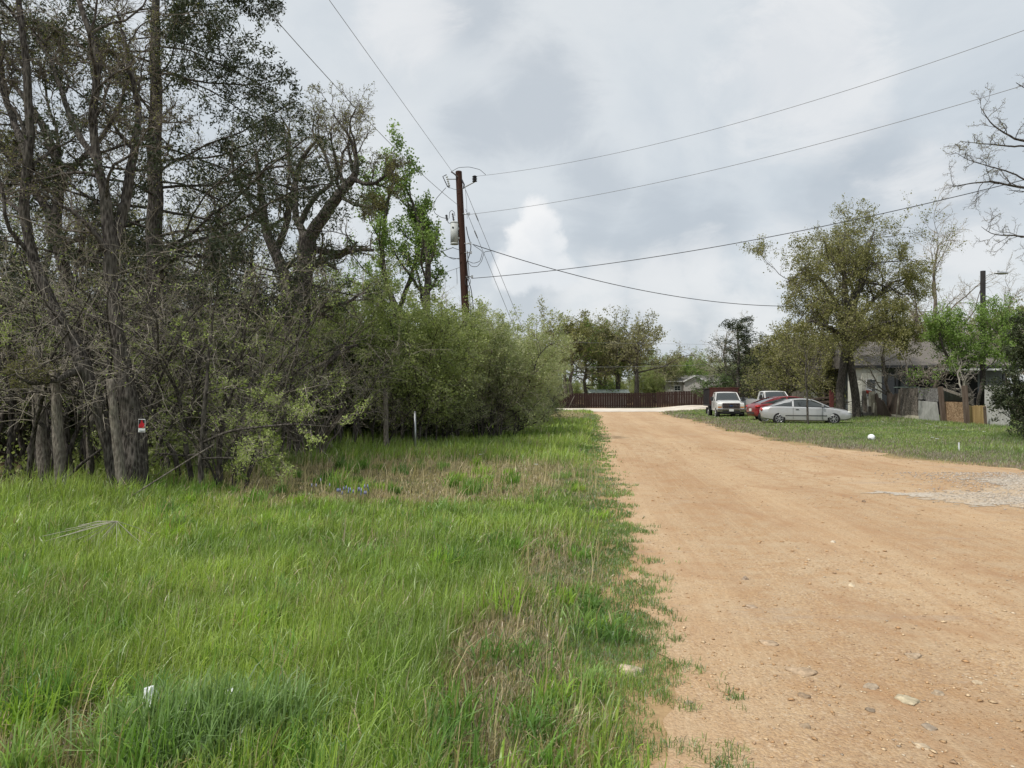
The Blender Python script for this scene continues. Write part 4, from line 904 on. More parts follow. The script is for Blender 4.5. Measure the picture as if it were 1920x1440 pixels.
# ---- far background trees
GB2 = 'hazy oaks far beyond the fence'
LB = 'distant olive brown oak in the backdrop beyond the fence'
for (px, Y, sc, src) in ((1010, 128, .9, ro1), (1050, 135, .85, ro3), (1110, 140, .95, ro1), (1160, 135, .9, ro2), (1215, 138, .8, ro3), (1245, 118, .62, ro1), (1275, 132, .72, ro2), (1300, 122, .62, ro3), (1330, 140, .75, ro1),
                         (1420, 130, .8, ro2), (1455, 112, .8, ro1), (1500, 96, .75, ro2), (1540, 90, .7, ro1), (1600, 100, .95, ro2), (1680, 84, .72, ro1), (1735, 96, .85, ro2), (1800, 84, .8, ro1), (1880, 90, .9, ro2), (1960, 80, .9, ro1), (960, 120, .8, ro2), (900, 110, .8, ro1), (840, 100, .7, ro2),
                         (760, 90, .7, ro1), (660, 85, .7, ro2), (560, 80, .7, ro1), (460, 80, .75, ro2), (340, 75, .75, ro1), (220, 75, .75, ro2), (90, 72, .75, ro1), (-60, 75, .8, ro2), (-220, 75, .8, ro1)):
    x = X_at(px, Y); cpl(src, x, Y, rr.uniform(0, 6), sc * rr.uniform(.95, 1.05), LB, GB2)
LU = 'low green thicket clump below the distant oaks'
for (px, Y, sc) in ((1040, 105, .8), (1075, 125, .9), (1110, 118, .8), (1145, 124, 1.0), (1180, 128, .9), (1215, 116, 1.1), (1240, 122, 1.5), (1290, 125, 1.6), (1340, 124, 1.5), (1390, 112, 1.4), (1440, 110, 1.4), (1480, 88, 1.2), (1530, 78, 1.1), (1560, 72, 1.0), (980, 100, 1.2), (920, 95, 1.2), (860, 80, 1.1), (1610, 110, 1.6), (800, 75, 1.1), (720, 70, 1.1), (640, 66, 1.1)):
    cpl((sh1, sh2)[int(rr.random() < .35)], X_at(px, Y), Y, rr.uniform(0, 6), sc, LU, 'thicket clumps beyond the fence')

# ---- weeds and low leaves massed at the foot of the wood (nobody could count them)
rng = np.random.default_rng(404); n = 150000
y = 10 + 60 * rng.random(n) ** 1.5; u = rng.normal(0, 1, n); x = treeline(y) - .9 - 1.6 * np.abs(u) * (1 + y * .01)
m_ = fbm(x, y, .9, 91); hh = (.15 + 1.5 * np.clip(m_ - .36, 0, 1) * 2) * (1 - .3 * (y < 13)); z = rng.random(n) ** 1.3 * hh
k = (m_ > .33) & ((y > 13.5) | (rng.random(n) < .25)); x, y, z = x[k], y[k], z[k]; n = len(x); c = np.stack([x, y, z], 1)
a = nrm(rng.normal(0, 1, (n, 3)) + [0, 0, .4]); b_ = nrm(np.cross(a, rng.normal(0, 1, (n, 3)))); s_ = (.035 + .0032 * y)[:, None] * rng.uniform(.6, 1.4, (n, 1))
V = np.stack([c, c + a * s_ * .5 + b_ * s_ * .3, c + a * s_, c + a * s_ * .5 - b_ * s_ * .3], 1).reshape(-1, 3)
tag(link('undergrowth', mk('undergrowth', [(V, np.arange(n * 4).reshape(-1, 4), 0, False, np.repeat(rng.random(n), 4))], [M['leaf_shrub']])), 'low leafy weeds massed at the foot of the left wood', 'undergrowth', kind='stuff')
# ================================================================= hard things
def boxm(bm, c, s, rot=None, mi=0):
    r = bmesh.ops.create_cube(bm, size=1); M4 = Matrix.Translation(Vector(c)) @ (rot.to_4x4() if rot else Matrix()) @ Matrix.Diagonal((*s, 1))
    bmesh.ops.transform(bm, matrix=M4, verts=r['verts'])
    for f in {f for v in r['verts'] for f in v.link_faces}: f.material_index = mi
def cylm(bm, a, b, r0, r1=None, n=12, mi=0, caps=True):
    a = Vector(a); b = Vector(b); d = b - a; r1 = r0 if r1 is None else r1
    r = bmesh.ops.create_cone(bm, cap_ends=caps, segments=n, radius1=r0, radius2=r1, depth=d.length)
    q = Vector((0, 0, 1)).rotation_difference(d).to_matrix().to_4x4()
    bmesh.ops.transform(bm, matrix=Matrix.Translation((a + b) / 2) @ q, verts=r['verts'])
    for f in {f for v in r['verts'] for f in v.link_faces}: f.material_index = mi; f.smooth = len(f.verts) == 4
def tubem(bm, pts, r, n=6, mi=0):
    P = np.array([[list(p) for p in pts]], float); Rr = np.full((1, len(pts)), r); V, Fc = tubes(P, Rr, n)
    vs = [bm.verts.new(v) for v in V]
    for f in Fc: q = bm.faces.new([vs[i] for i in f]); q.smooth = True; q.material_index = mi
def done(name, bm, mats, parent=None, loc=None, bevel=0):
    if bevel:
        bmesh.ops.bevel(bm, geom=[e for e in bm.edges if e.is_manifold and e.calc_face_angle(0) > .6], offset=bevel, segments=2, affect='EDGES', profile=.6)
    me = bpy.data.meshes.new(name); bm.to_mesh(me); bm.free()
    for m in (mats if isinstance(mats, (list, tuple)) else [mats]): me.materials.append(m)
    return link(name, me, parent, loc)
def nb(): return bmesh.new()
def slab(name, corners, th, mat, parent=None, origin=None, jag=0, seed=0, nseg=1):
    """four corners (BL, BR, TR, TL) extruded backwards; jag roughens the top edge"""
    bl, br, tr, tl = [Vector(c) for c in corners]; nrmv = (br - bl).cross(tl - bl).normalized(); rr = np.random.default_rng(seed)
    bot = [bl.lerp(br, i / nseg) for i in range(nseg + 1)]; top = [tl.lerp(tr, i / nseg) + Vector((0, 0, rr.uniform(-jag, jag) if jag else 0)) for i in range(nseg + 1)]
    o = Vector(origin) if origin is not None else Vector((0, 0, 0)); bm = nb()
    fr = [[bm.verts.new(p - o) for p in row] for row in (bot, top)]; bk = [[bm.verts.new(p - o - nrmv * th) for p in row] for row in (bot, top)]
    for i in range(nseg):
        bm.faces.new((fr[0][i], fr[0][i + 1], fr[1][i + 1], fr[1][i])); bm.faces.new((bk[0][i + 1], bk[0][i], bk[1][i], bk[1][i + 1]))
        bm.faces.new((fr[1][i], fr[1][i + 1], bk[1][i + 1], bk[1][i])); bm.faces.new((fr[0][i + 1], fr[0][i], bk[0][i], bk[0][i + 1]))
    bm.faces.new((fr[0][0], fr[1][0], bk[1][0], bk[0][0])); bm.faces.new((fr[0][-1], bk[0][-1], bk[1][-1], fr[1][-1]))
    return done(name, bm, mat, parent)
def streaky(name, stops, sx=6, sz=.5, rough=.85, fine=40):
    m, nt, nn, ll = nmat(name); g = coord(nt)
    f = noise(nt, sx, mapping(nt, g, (1, 1, sz / sx * 2)), 6, .7); f2 = noise(nt, fine, g, 4, .7)
    t = math_(nt, 'ADD', math_(nt, 'MULTIPLY', f, .7), math_(nt, 'MULTIPLY', f2, .3))
    finish(nt, ramp(nt, t, stops), rough, t, .4, .01, .2); return m
def speck(name, cols, sc=30, rough=.85):
    m, nt, nn, ll = nmat(name); g = coord(nt)
    v = nt.nodes.new('ShaderNodeTexVoronoi'); v.inputs['Scale'].default_value = sc; ll.new(mapping(nt, g, (1, 1, .6)), v.inputs['Vector'])
    s = nt.nodes.new('ShaderNodeSeparateColor'); ll.new(v.outputs['Color'], s.inputs[0])
    st = noise(nt, 1.6, g, 5, .7); t = math_(nt, 'ADD', math_(nt, 'MULTIPLY', s.outputs[0], .5), math_(nt, 'MULTIPLY', st, .5))
    finish(nt, ramp(nt, t, cols), rough, s.outputs[0], .3, .01, .2); return m
M['metal'] = simple('galvanised', (.42, .43, .44), .45, .15, 20, .5, .8)
M['dark_metal'] = simple('dark_metal', (.05, .05, .055), .5, .2, 20, .5, .4)
M['black_pole'] = simple('black_pole', (.02, .018, .017), .9, .3, 8)
M['weed'] = simple('bleached_stalk', (.42, .39, .34), .8, .1)
M['wire'] = simple('wire_dark', (.05, .052, .055), .6, .1, 5)
M['wire_al'] = simple('wire_aluminium', (.2, .205, .21), .5, .1, 5)
M['pole'] = streaky('treated_pole', [(.3, (.022, .010, .007)), (.5, (.05, .024, .017)), (.72, (.09, .05, .036))], 18, .6)
M['trans'] = simple('transformer_grey', (.46, .48, .47), .45, .08, 8, .5)
M['ceramic'] = simple('polymer', (.10, .085, .08), .35, .1, 10, .5)
# ---- utility pole
YP = 30
pb = at(884, 820, YP); pt = at(860, 322, YP); pb = Vector((pb.x, YP, -.1))
def PL(z): t = (z - pb.z) / (pt.z - pb.z); return pb.lerp(pt, t)
pole = empty('utility_pole', pb); tag(pole, 'dark reddish brown timber utility pole leaning slightly left and carrying a transformer', 'utility pole')
def L(v): return Vector(v) - pb
n = 24; P = np.array([[list(L(PL(pb.z + (pt.z - pb.z) * i / (n - 1)))) for i in range(n)]]); Rr = np.linspace(.185, .135, n)[None]
V, Fc = tubes(P, Rr, 16); top = np.arange(16) + (n - 1) * 16
link('pole', mk('pole', [(V, Fc, 0, True, None)], [M['pole']]), pole)
bm = nb(); cylm(bm, L(pt) - Vector((0, 0, .02)), L(pt) + Vector((0, 0, .015)), .137, .12, 16); done('pole_top', bm, M['pole'], pole)
zt = lambda py: at(860, py, YP).z
# transformer
tx = PL(zt(438)).x - .30; tz0, tz1 = zt(458), zt(419)
tr = nb(); c0 = L((tx, YP - .06, tz0)); c1 = L((tx, YP - .06, tz1))
cylm(tr, c0, c1, .165, .17, 24); cylm(tr, c1, c1 + Vector((0, 0, .05)), .182, .15, 24); cylm(tr, c0 - Vector((0, 0, .02)), c0 + Vector((0, 0, .03)), .172, .172, 24)
boxm(tr, (c0 + c1) / 2 + Vector((.2, 0, .2)), (.14, .1, .08)); boxm(tr, (c0 + c1) / 2 + Vector((.2, 0, -.2)), (.14, .1, .08))
to = done('transformer', tr, M['trans'], pole)
bm = nb(); cylm(bm, c1 + Vector((-.05, -.16, -.22)), c1 + Vector((-.05, -.18, -.22)), .04, .04, 12); done('port', bm, M['dark_metal'], to)
def bushing(a, b, r, k=5):
    bm = nb(); a = Vector(a); b = Vector(b); cylm(bm, a, b, r * .5, n=10)
    for i in range(k):
        p = a.lerp(b, (i + .5) / k); d = (b - a).normalized() * .012; cylm(bm, p - d, p + d, r, r * .7, 12)
    return bm
done('bushing', bushing(c1 + Vector((-.02, 0, .04)), c1 + Vector((-.08, 0, .42)), .05), M['ceramic'], to)
done('arrester', bushing(c1 + Vector((-.30, -.05, .10)), c1 + Vector((-.34, -.05, .34)), .06, 4), M['dark_metal'], pole)
bm = nb(); tubem(bm, [c1 + Vector(v) for v in ((-.15, 0, -.02), (-.24, -.02, .0), (-.30, -.05, .1))], .015); done('bracket', bm, M['metal'], pole)
# cutout on the left near the top
q0 = L(PL(zt(336))); qa = L(at(840, 336, YP - .2))
bm = nb(); tubem(bm, [q0, q0.lerp(qa, .5), qa], .02); done('bracket', bm, M['metal'], pole)
a1 = L(at(832, 331, YP - .2)); a2 = L(at(840, 351, YP - .2))
done('cutout', bushing(a1 + Vector((.12, 0, .02)), a2 + Vector((.06, 0, .02)), .055, 5), M['trans'], pole)
bm = nb(); tubem(bm, [a1 + Vector((.12, 0, .08)), a1 + Vector((-.04, 0, .0)), a2 + Vector((-.03, 0, .05)), a2 + Vector((.06, 0, -.03))], .022); done('fuse_tube', bm, M['dark_metal'], pole)
# right standoff with insulator
q1 = L(PL(zt(356))); qb = L(at(890, 341, YP - .3))
bm = nb(); tubem(bm, [q1, q1.lerp(qb, .5), qb], .025); done('standoff_arm', bm, M['metal'], pole)
done('insulator', bushing(qb, qb + Vector((0, 0, .26)), .11, 4), M['dark_metal'], pole)
q2 = L(PL(zt(338))); bm = nb(); tubem(bm, [q2 + Vector((.12, -.1, 0)), q2 + Vector((.22, -.1, -.22)), q2 + Vector((.2, -.1, -.38))], .035); done('clamp', bm, M['dark_metal'], pole)
q3 = L(at(846, 322, YP - .2)); bm = nb(); tubem(bm, [q3, q3 + Vector((.12, 0, -.08)), q3 + Vector((.3, .1, -.22))], .03); done('dead_end', bm, M['ceramic'], pole)
for py in (403, 458, 475, 520):
    p = L(PL(zt(py))); bm = nb(); cylm(bm, p + Vector((.1, -.12, 0)), p + Vector((.34, -.18, 0)), .03, .02, 8); boxm(bm, p + Vector((.36, -.18, 0)), (.08, .08, .1)); done('clevis', bm, M['metal'], pole)
def drop(pts, r=.012, Y=YP - .2):
    P, _ = smooth_path([list(L(at(x, y, Y + (k[0] if k else 0)))) for x, y, *k in pts], [r] * len(pts), 26)
    bm = nb(); tubem(bm, [Vector(p) for p in P], r); return done('jumper_cable', bm, M['wire'], pole)
drop([(836, 352), (818, 372), (812, 388), (815, 400), (828, 408), (840, 410)]); drop([(842, 410), (843, 398), (847, 394), (852, 398), (853, 405)])
drop([(846, 322), (860, 314), (880, 313), (900, 318), (911, 328)], .01); drop([(838, 350), (852, 355), (862, 356)], .008)
drop([(826, 470), (836, 480), (850, 486), (862, 484)]); drop([(812, 471), (828, 470), (840, 482), (862, 486)]); drop([(848, 464), (856, 467), (864, 469)])
drop([(888, 460), (900, 468), (905, 472), (900, 490), (888, 494), (878, 490)]); drop([(925, 470), (908, 472), (903, 490), (895, 500), (884, 500), (876, 490)])
drop([(874, 425), (878, 445), (884, 460), (880, 480), (875, 490), (877, 520), (884, 545), (888, 580)], .02)
drop([(876, 470), (880, 520), (874, 530), (880, 540), (884, 620)], .015); drop([(872, 350), (875, 380), (876, 410)], .008)
drop([(856, 503), (857, 520), (857, 532)], .01)
bm = nb(); tubem(bm, [L(at(877 + 5 * math.cos(t), 528 + 8 * math.sin(t), YP - .25)) for t in np.linspace(0, 6.4, 20)], .014); done('cable_coil', bm, M['wire'], pole)
# guy wires running down to the ground behind the shrubs
for (a, b_, k) in (((873, 356), (1010, 690), 0), ((873, 392), (975, 640), 1)):
    p0 = L(at(a[0], a[1], YP)); d = (L(at(b_[0], b_[1], YP + 2)) - p0); t = (p0.z - .1) / -d.z; p1 = p0 + d * t
    bm = nb(); tubem(bm, [p0, p1], .010); cylm(bm, p0.lerp(p1, .09), p0.lerp(p1, .12), .03, .02, 8); done('guy_wire', bm, M['wire_al'], pole)
# ---- overhead lines
def wire(label, a, b, sag, r, mat='wire_al', n=60, grp='overhead lines meeting at the pole', name='overhead_wire'):
    a = Vector(a); b = Vector(b); P = [a.lerp(b, t) - Vector((0, 0, 4 * sag * t * (1 - t))) for t in np.linspace(0, 1, n)]
    bm = nb(); tubem(bm, [p - a for p in P], r * .8, 5); o = done(name, bm, M[mat], None, a); tag(o, label, 'wire', grp); return o
def span(px, py, Y, qx, qy, QY, over=1.0):
    a = at(px, py, Y); b = at(qx, qy, QY); return a, a + (b - a) * over
def fit(a, b, mid):  # sag so that the line passes through pixel mid
    best = None
    for s in np.linspace(0, 6, 241):
        for t in np.linspace(.02, .98, 97):
            p = a.lerp(b, t) - Vector((0, 0, 4 * s * t * (1 - t))); v = p - Vector((0, 0, CAMZ))
            f = v.y * math.cos(TH) + v.z * math.sin(TH); u = -v.y * math.sin(TH) + v.z * math.cos(TH)
            if f <= 0: continue
            X = 960 + F * v.x / f; Yp = 720 - F * u / f; e = abs(X - mid[0]) + abs(Yp - mid[1])
            if best is None or e < best[0]: best = (e, s)
    return best[1]
def line(label, p, q, over, mid, r, mat='wire_al', name='overhead_wire'):
    a, b = span(*p, *q, over); return wire(label, a, b, fit(a, b, mid), r, mat, name=name)
line('topmost thin wire running from the pole top to the upper right corner', (888, 331, YP), (2150, -28, 15.5), 1, (1400, 225), .009)
line('second thin wire from the pole to the right edge, below the topmost', (880, 402, YP), (2150, 88, 16.5), 1, (1450, 290), .010)
line('black cable crossing level to the right edge behind the big oak top', (884, 522, YP), (2100, 290, 21), 1, (1400, 453), .017, 'wire')
line('sagging twisted black cable from the pole to the big yard oak', (886, 458, YP), (1592, 569, 43), 1, (1180, 539), .022, 'wire', 'service_cable')
line('thin wire rising steeply to the top edge nearest the pole', (848, 322, YP), (560, -80, 14.5), 1, (735, 160), .009)
line('thin wire rising left to the top edge across the tree crown', (862, 387, YP), (420, -75, 13), 1, (680, 215), .011)
line('twisted cable leaving the pole to the left behind the elm', (850, 464, YP), (560, 560, 42), 1, (800, 475), .02, 'wire', 'service_cable')
line('thin cable leaving the pole to the left below the twisted one', (866, 500, YP), (600, 590, 50), 1, (815, 514), .012)
line('pale thin wire drawn level in front of the far oaks', (1000, 687, 84), (1340, 683, 84), 1, (1160, 688), .018)
line('faint upper wire in front of the far oaks', (1000, 641, 84), (1340, 646, 84), 1, (1160, 643), .014)
# ---- street lamp on the right
lb = Vector(GB(1842, 46)); lt_ = at(1843, 508, 46)
lamp = empty('street_lamp', lb); tag(lamp, 'black timber pole with a grey cobra-head street lamp beside the right yard', 'street lamp')
bm = nb(); cylm(bm, (0, 0, 0), lt_ - lb, .17, .15, 14); done('pole', bm, M['black_pole'], lamp)
p0 = at(1843, 520, 46) - lb; p1 = at(1866, 512, 45.6) - lb
bm = nb(); tubem(bm, [p0, p0.lerp(p1, .5) + Vector((0, 0, .06)), p1], .03); done('arm', bm, M['metal'], lamp)
bm = nb(); bmesh.ops.create_uvsphere(bm, u_segments=16, v_segments=10, radius=1); bmesh.ops.transform(bm, matrix=Matrix.Translation(p1 + Vector((.4, 0, 0))) @ Matrix.Diagonal((.46, .17, .10, 1)), verts=bm.verts)
for f in bm.faces: f.smooth = True
done('lamp_head', bm, M['metal'], lamp)
bm = nb(); cylm(bm, p1 + Vector((.2, 0, .08)), p1 + Vector((.2, 0, .2)), .05, .05, 10); done('photocell', bm, M['metal'], lamp)
# ---- posts at the left
def wood_post(label, px, y0, y1, Y, r, lean=0, seed=0, metal=False, grp=None, name='wooden_post'):
    b = at(px, y1, Y); b.z = -.08; t = at(px + lean, y0, Y); rr = np.random.default_rng(seed); n = 14
    P = np.array([[[ (t.x - b.x) * i / (n - 1) + rr.normal(0, r * .08), rr.normal(0, r * .08), (t.z - b.z) * i / (n - 1)] for i in range(n)]]); Rr = r * (1.08 - .16 * np.linspace(0, 1, n))[None] * (1 + rr.normal(0, .03, n))[None]
    V, Fc = tubes(P, Rr, 12); c = np.repeat(P.reshape(-1, 3), 12, 0); V = V + (V - c) * rough_trunk(V, rr, .12, 4)[:, None]
    top = V[-12:]; V = np.concatenate([V, top.mean(0)[None] + [[0, 0, .01]]]); m = len(V) - 1
    V[-13:-1, 2] += rr.uniform(-.03, .03, 12)
    capf = np.array([(m - 12 + i, m - 12 + (i + 1) % 12, m, m) for i in range(12)])[:, :3]
    me = bpy.data.meshes.new(name); me.from_pydata([tuple(v) for v in V], [], [tuple(f) for f in Fc] + [tuple(f) for f in capf]); me.materials.append(M['wood_old']); me.polygons.foreach_set('use_smooth', [True] * len(me.polygons))
    o = link(name, me, None, b); tag(o, label, 'post', grp); return o
GP = 'old posts along the left wood'
wood_post('tall weathered grey round post leaning slightly, second from the left edge', 116, 695, 925, 11.4, .085, -13, 1, grp=GP)
wood_post('weathered post in front of the flared oak trunk', 232, 712, 922, 11.2, .07, -25, 2, grp=GP)
wood_post('rough barky snag post nearest the left edge', 88, 652, 905, 12.4, .10, -26, 3, grp=GP)
wood_post('short dark square-cut post between the two nearest oak trunks', 169, 780, 905, 12.6, .06, 0, 4, grp=GP)
wood_post('slim pale post in front of the forked oak trunk', 543, 690, 845, 19, .05, -3, 5, grp=GP)
wood_post('upright grey wooden post among dark leaves, left of the metal post', 724, 729, 835, 21.2, .075, -1, 6, grp=GP)
wood_post('thin grey post in the shade right of the sign', 336, 745, 870, 14.5, .05, 0, 7, grp=GP)
b = at(779, 836, 20.6); b.z = 0; bm = nb(); cylm(bm, (0, 0, -.1), (-.02, 0, 1.12), .032, .032, 10); cylm(bm, (-.02, 0, 1.12), (-.02, 0, 1.15), .038, .02, 10)
tag(done('metal_post', bm, M['metal'], None, b), 'short round grey steel fence post standing in the grass before the thicket', 'post')
# leaning branch and the pale slanting cable
def stick(label, pts, Y, r, mat, name, cat, taper=.5, n=16, seed=0):
    W_ = [at(p[0], p[1], Y + (p[2] if len(p) > 2 else 0)) for p in pts]; o_ = W_[0]
    P, Rr = smooth_path([list(w - o_) for w in W_], np.linspace(r, r * taper, len(pts)), n); V, Fc = tubes(P[None], Rr[None], 8)
    o = link(name, mk(name, [(V, Fc, 0, True, None)], [M[mat]]), None, o_); tag(o, label, cat); return o
stick('broken brown branch propped between the posts in the left wood', [(120, 905), (150, 872), (190, 842)], 11.9, .035, 'bark', 'fallen_branch', 'branch')
stick('short dark rotten log end lying at the foot of the tall weathered post', [(118, 930), (132, 938), (150, 950)], 10.9, .05, 'bark', 'fallen_log', 'log')
stick('long thin pale pole slanting up from the grass to the young tree', [(165, 985, -1), (270, 915, -.4), (372, 851), (402, 833, .2)], 11.2, .012, 'wood_old', 'leaning_pole', 'pole', .8)
# dead weed with pale radiating stalks
o_ = gp(188, 1040); wb = empty('dead_weed', (o_.x, o_.y, 0)); tag(wb, 'bleached dead weed with stalks radiating from one point above the grass', 'weed'); bm = nb(); rr = np.random.default_rng(4)
hub = at(219, 977, o_.y) - Vector((o_.x, o_.y, 0))
for k in range(22):
    a = R(rr.uniform(150, 245) if k < 16 else rr.uniform(285, 330)); Lh = rr.uniform(.25, .75) if k < 16 else rr.uniform(.2, .42)
    e = hub + Vector((math.cos(a) * Lh, rr.normal(0, .12), -abs(math.sin(a)) * Lh * .8 - .02)); m_ = hub.lerp(e, .5) + Vector((0, 0, rr.uniform(-.01, .03)))
    tubem(bm, [hub, m_, e], .0022, 4)
done('stalks', bm, M['weed'], wb)
# the red and white sign
MS_r = simple('sign_red', (.38, .012, .02), .5, .05); MS_w = simple('sign_white', (.75, .76, .76), .5, .05); MS_k = simple('sign_black', (.012, .012, .012), .5, .05)
so_ = at(266, 798, 11.2); sg = empty('warning_sign', so_, R(-14)); tag(sg, 'small red, black and white warning sign nailed on the flared oak trunk', 'sign')
sw, sh = .125, .205
bm = nb(); boxm(bm, (0, 0, 0), (sw, .006, sh)); done('sign_board', bm, MS_w, sg)
bm = nb(); boxm(bm, (0, -.005, .028), (sw * .9, .004, sh * .64)); done('upper_panel', bm, MS_k, sg)
bm = nb(); vs = [bm.verts.new((x * sw, -.0085, z * sh)) for x, z in ((-.43, -.17), (.43, -.17), (.43, .16), (.2, .22), (.12, .42), (-.06, .42), (-.14, .2), (-.43, .02))]; bm.faces.new(vs)
r_ = bmesh.ops.extrude_face_region(bm, geom=bm.faces[:]); bmesh.ops.translate(bm, vec=(0, .0012, 0), verts=[v for v in r_['geom'] if isinstance(v, bmesh.types.BMVert)]); done('red_mark', bm, MS_r, sg)
bm = nb(); boxm(bm, (.005, -.005, -.083), (sw * .82, .004, .012)); done('text_line', bm, simple('sign_grey', (.12, .16, .18), .5, .05), sg)
# ---- white plastic bag in the grass
def crumple(name, label, cat, loc, dims, seed, mat, rz=0):
    bm = nb(); bmesh.ops.create_icosphere(bm, subdivisions=4, radius=1)
    for v in bm.verts:
        k = 1 + .45 * mnoise.noise(v.co * 1.4 + Vector((seed, 0, 0))) + .22 * abs(mnoise.noise(v.co * 4 + Vector((0, seed, 0)))); v.co = Vector((v.co.x * k * dims[0], v.co.y * k * dims[1], max(-.3, v.co.z) * k * dims[2]))
    o = done(name, bm, mat, None, loc); o.rotation_euler[2] = rz; tag(o, label, cat); return o
MBAG = simple('white_plastic', (.82, .83, .86), .35, .04, 20, .5)
q = gp(345, 1430); crumple('plastic_bag', 'crumpled white plastic bag almost hidden in long grass at the lower left', 'bag', (q.x, 3.6, .0), (.12, .08, .11), 3, MBAG, .2)
q = at(292, 1350, 3.42); crumple('plastic_bag', 'folded end of white plastic poking out left of the crumpled bag', 'bag', (q.x, 3.36, .13), (.045, .04, .095), 8, MBAG, .4)
# ---- ball, stake, flowers
q = at(1634, 828, 24); zz_ = float(gz(q.x, 24))
bm = nb(); bmesh.ops.create_uvsphere(bm, u_segments=24, v_segments=16, radius=.118)
for f in bm.faces: f.smooth = True
ball = done('ball', bm, MBAG, None, (q.x, 24, zz_ + .11)); tag(ball, 'dirty white ball lying on the lawn near the road', 'ball')
bm = nb(); rr = np.random.default_rng(3)
for k in range(7):
    d = Vector(rr.normal(0, 1, 3)); d.y = -abs(d.y); d.normalize(); cylm(bm, d * .115, d * .1195, .03, .028, 5)
done('patch', bm, simple('ball_grey', (.22, .23, .22), .6, .1), ball)
q = gp(1798, 848); bm = nb(); boxm(bm, (0, 0, .1), (.035, .015, .3)); tag(done('marker_stake', bm, MBAG, None, (q.x, q.y, float(gz(q.x, q.y)))), 'small white stake standing upright in the lawn', 'stake')
M['blue'] = simple('bluebonnet', (.24, .26, .46), .6, .3, 40)
for (px, py, lab) in ((645, 939, 'small bluebonnet clump left of the wider one'), (682, 937, 'widest bluebonnet clump in the tawny patch'), (603, 924, 'faint bluebonnet clump farthest left'), (668, 941, 'low bluebonnet clump between the two brighter ones')):
    q = gp(px, py + 6); fl = empty('bluebonnet', (q.x, q.y, 0)); tag(fl, lab, 'flower', 'bluebonnets in the dry grass'); rr = np.random.default_rng(px); bm = nb(); b2 = nb()
    for k in range(9 if px in (682, 645) else 4):
        x, y_ = rr.normal(0, .09), rr.normal(0, .06); h = rr.uniform(.13, .24); cylm(b2, (x, y_, 0), (x, y_, h), .004, .003, 4)
        cylm(bm, (x, y_, h), (x, y_, h + .05), .012, .004, 6)
    done('blossom', bm, M['blue'], fl); done('stem', b2, M['leaf_shrub'], fl)
# white clover/daisy dots
rr = np.random.default_rng(8); k = 0
for (px, py) in ((1738, 800), (1745, 802), (1756, 806), (1773, 802), (1806, 813), (1845, 817), (1748, 826), (1757, 828), (1655, 797), (901, 860), (860, 835), (1005, 880)):
    q = gp(px, py); z0 = float(gz(q.x, q.y)); q = at(px, py, 2144 / (py - 742) * (.92 if px > 1100 else 1)); 
    bm = nb(); cylm(bm, (0, 0, 0), (0, 0, .13), .006, .004, 5, 1)
    for j in range(6): a = j * math.pi / 3; boxm(bm, (math.cos(a) * .025, math.sin(a) * .025, .135), (.035, .035, .01))
    tag(done('white_flower', bm, [MBAG, M['leaf_shrub']], None, (q.x, q.y, float(gz(q.x, q.y)))), 'tiny white wildflower dotting the grass', 'flower', 'white wildflowers')
# ---- far brown board fence, one object per run, with posts
MF = streaky('brown_boards', [(.3, (.018, .010, .009)), (.5, (.034, .019, .016)), (.7, (.056, .034, .029))], 5, .3)
def board_fence(label, x0, y0, x1, y1, h, seed, h1=None):
    a = Vector((x0, y0, float(gz(x0, y0)) - .05)); b = Vector((x1, y1, float(gz(x1, y1)) - .05)); d = b - a; Lh = Vector((d.x, d.y, 0)).length; ang = math.atan2(d.y, d.x)
    root = empty('board_fence', a, ang); tag(root, label, 'fence', 'brown board fence runs'); rr = np.random.default_rng(seed); bm = nb(); n = int(Lh / .30); bw = Lh / n
    for i in range(n):
        t = (i + .5) / n; hh = (h + ((h1 or h) - h) * t) + rr.uniform(-.03, .03); boxm(bm, (t * Lh, rr.uniform(-.008, .008), d.z * t + hh / 2), (bw * rr.uniform(.86, .95), .02, hh))
    done('boards', bm, MF, root)
    bm = nb()
    for zr in (.35, h - .35):
        ro = Matrix.Rotation(-math.atan2(d.z, Lh), 3, 'Y'); boxm(bm, (Lh / 2, .045, d.z / 2 + zr), (Lh, .04, .09), ro)
    done('rails', bm, MF, root)
    for i in range(int(Lh / 2.4) + 1):
        bm = nb(); t = min(1, i * 2.4 / Lh); boxm(bm, (t * Lh, .11, d.z * t + h / 2 + .03), (.09, .09, h + .1)); done('fence_post', bm, MF, root)
    return root
board_fence('long dark brown board fence closing the far end of the road', X_at(1045, 93), 93, X_at(1230, 93), 93, 1.95, 1)
board_fence('taller brown board fence run behind the stake truck', X_at(1231, 92), 92, X_at(1450, 88), 88, 2.05, 2, 2.2)
board_fence('brown board fence end seen right of the second white pickup', X_at(1451, 87.5), 87.5, X_at(1560, 84), 84, 2.1, 3)
b = Vector((X_at(1066, 92.5), 92.5, 0)); bm = nb(); cylm(bm, (0, 0, 0), (.75, -.1, 1.6), .05, .04, 6); tag(done('leaning_rail', bm, M['wood_old'], None, b), 'grey rail leaning on the left end of the far brown fence', 'rail')
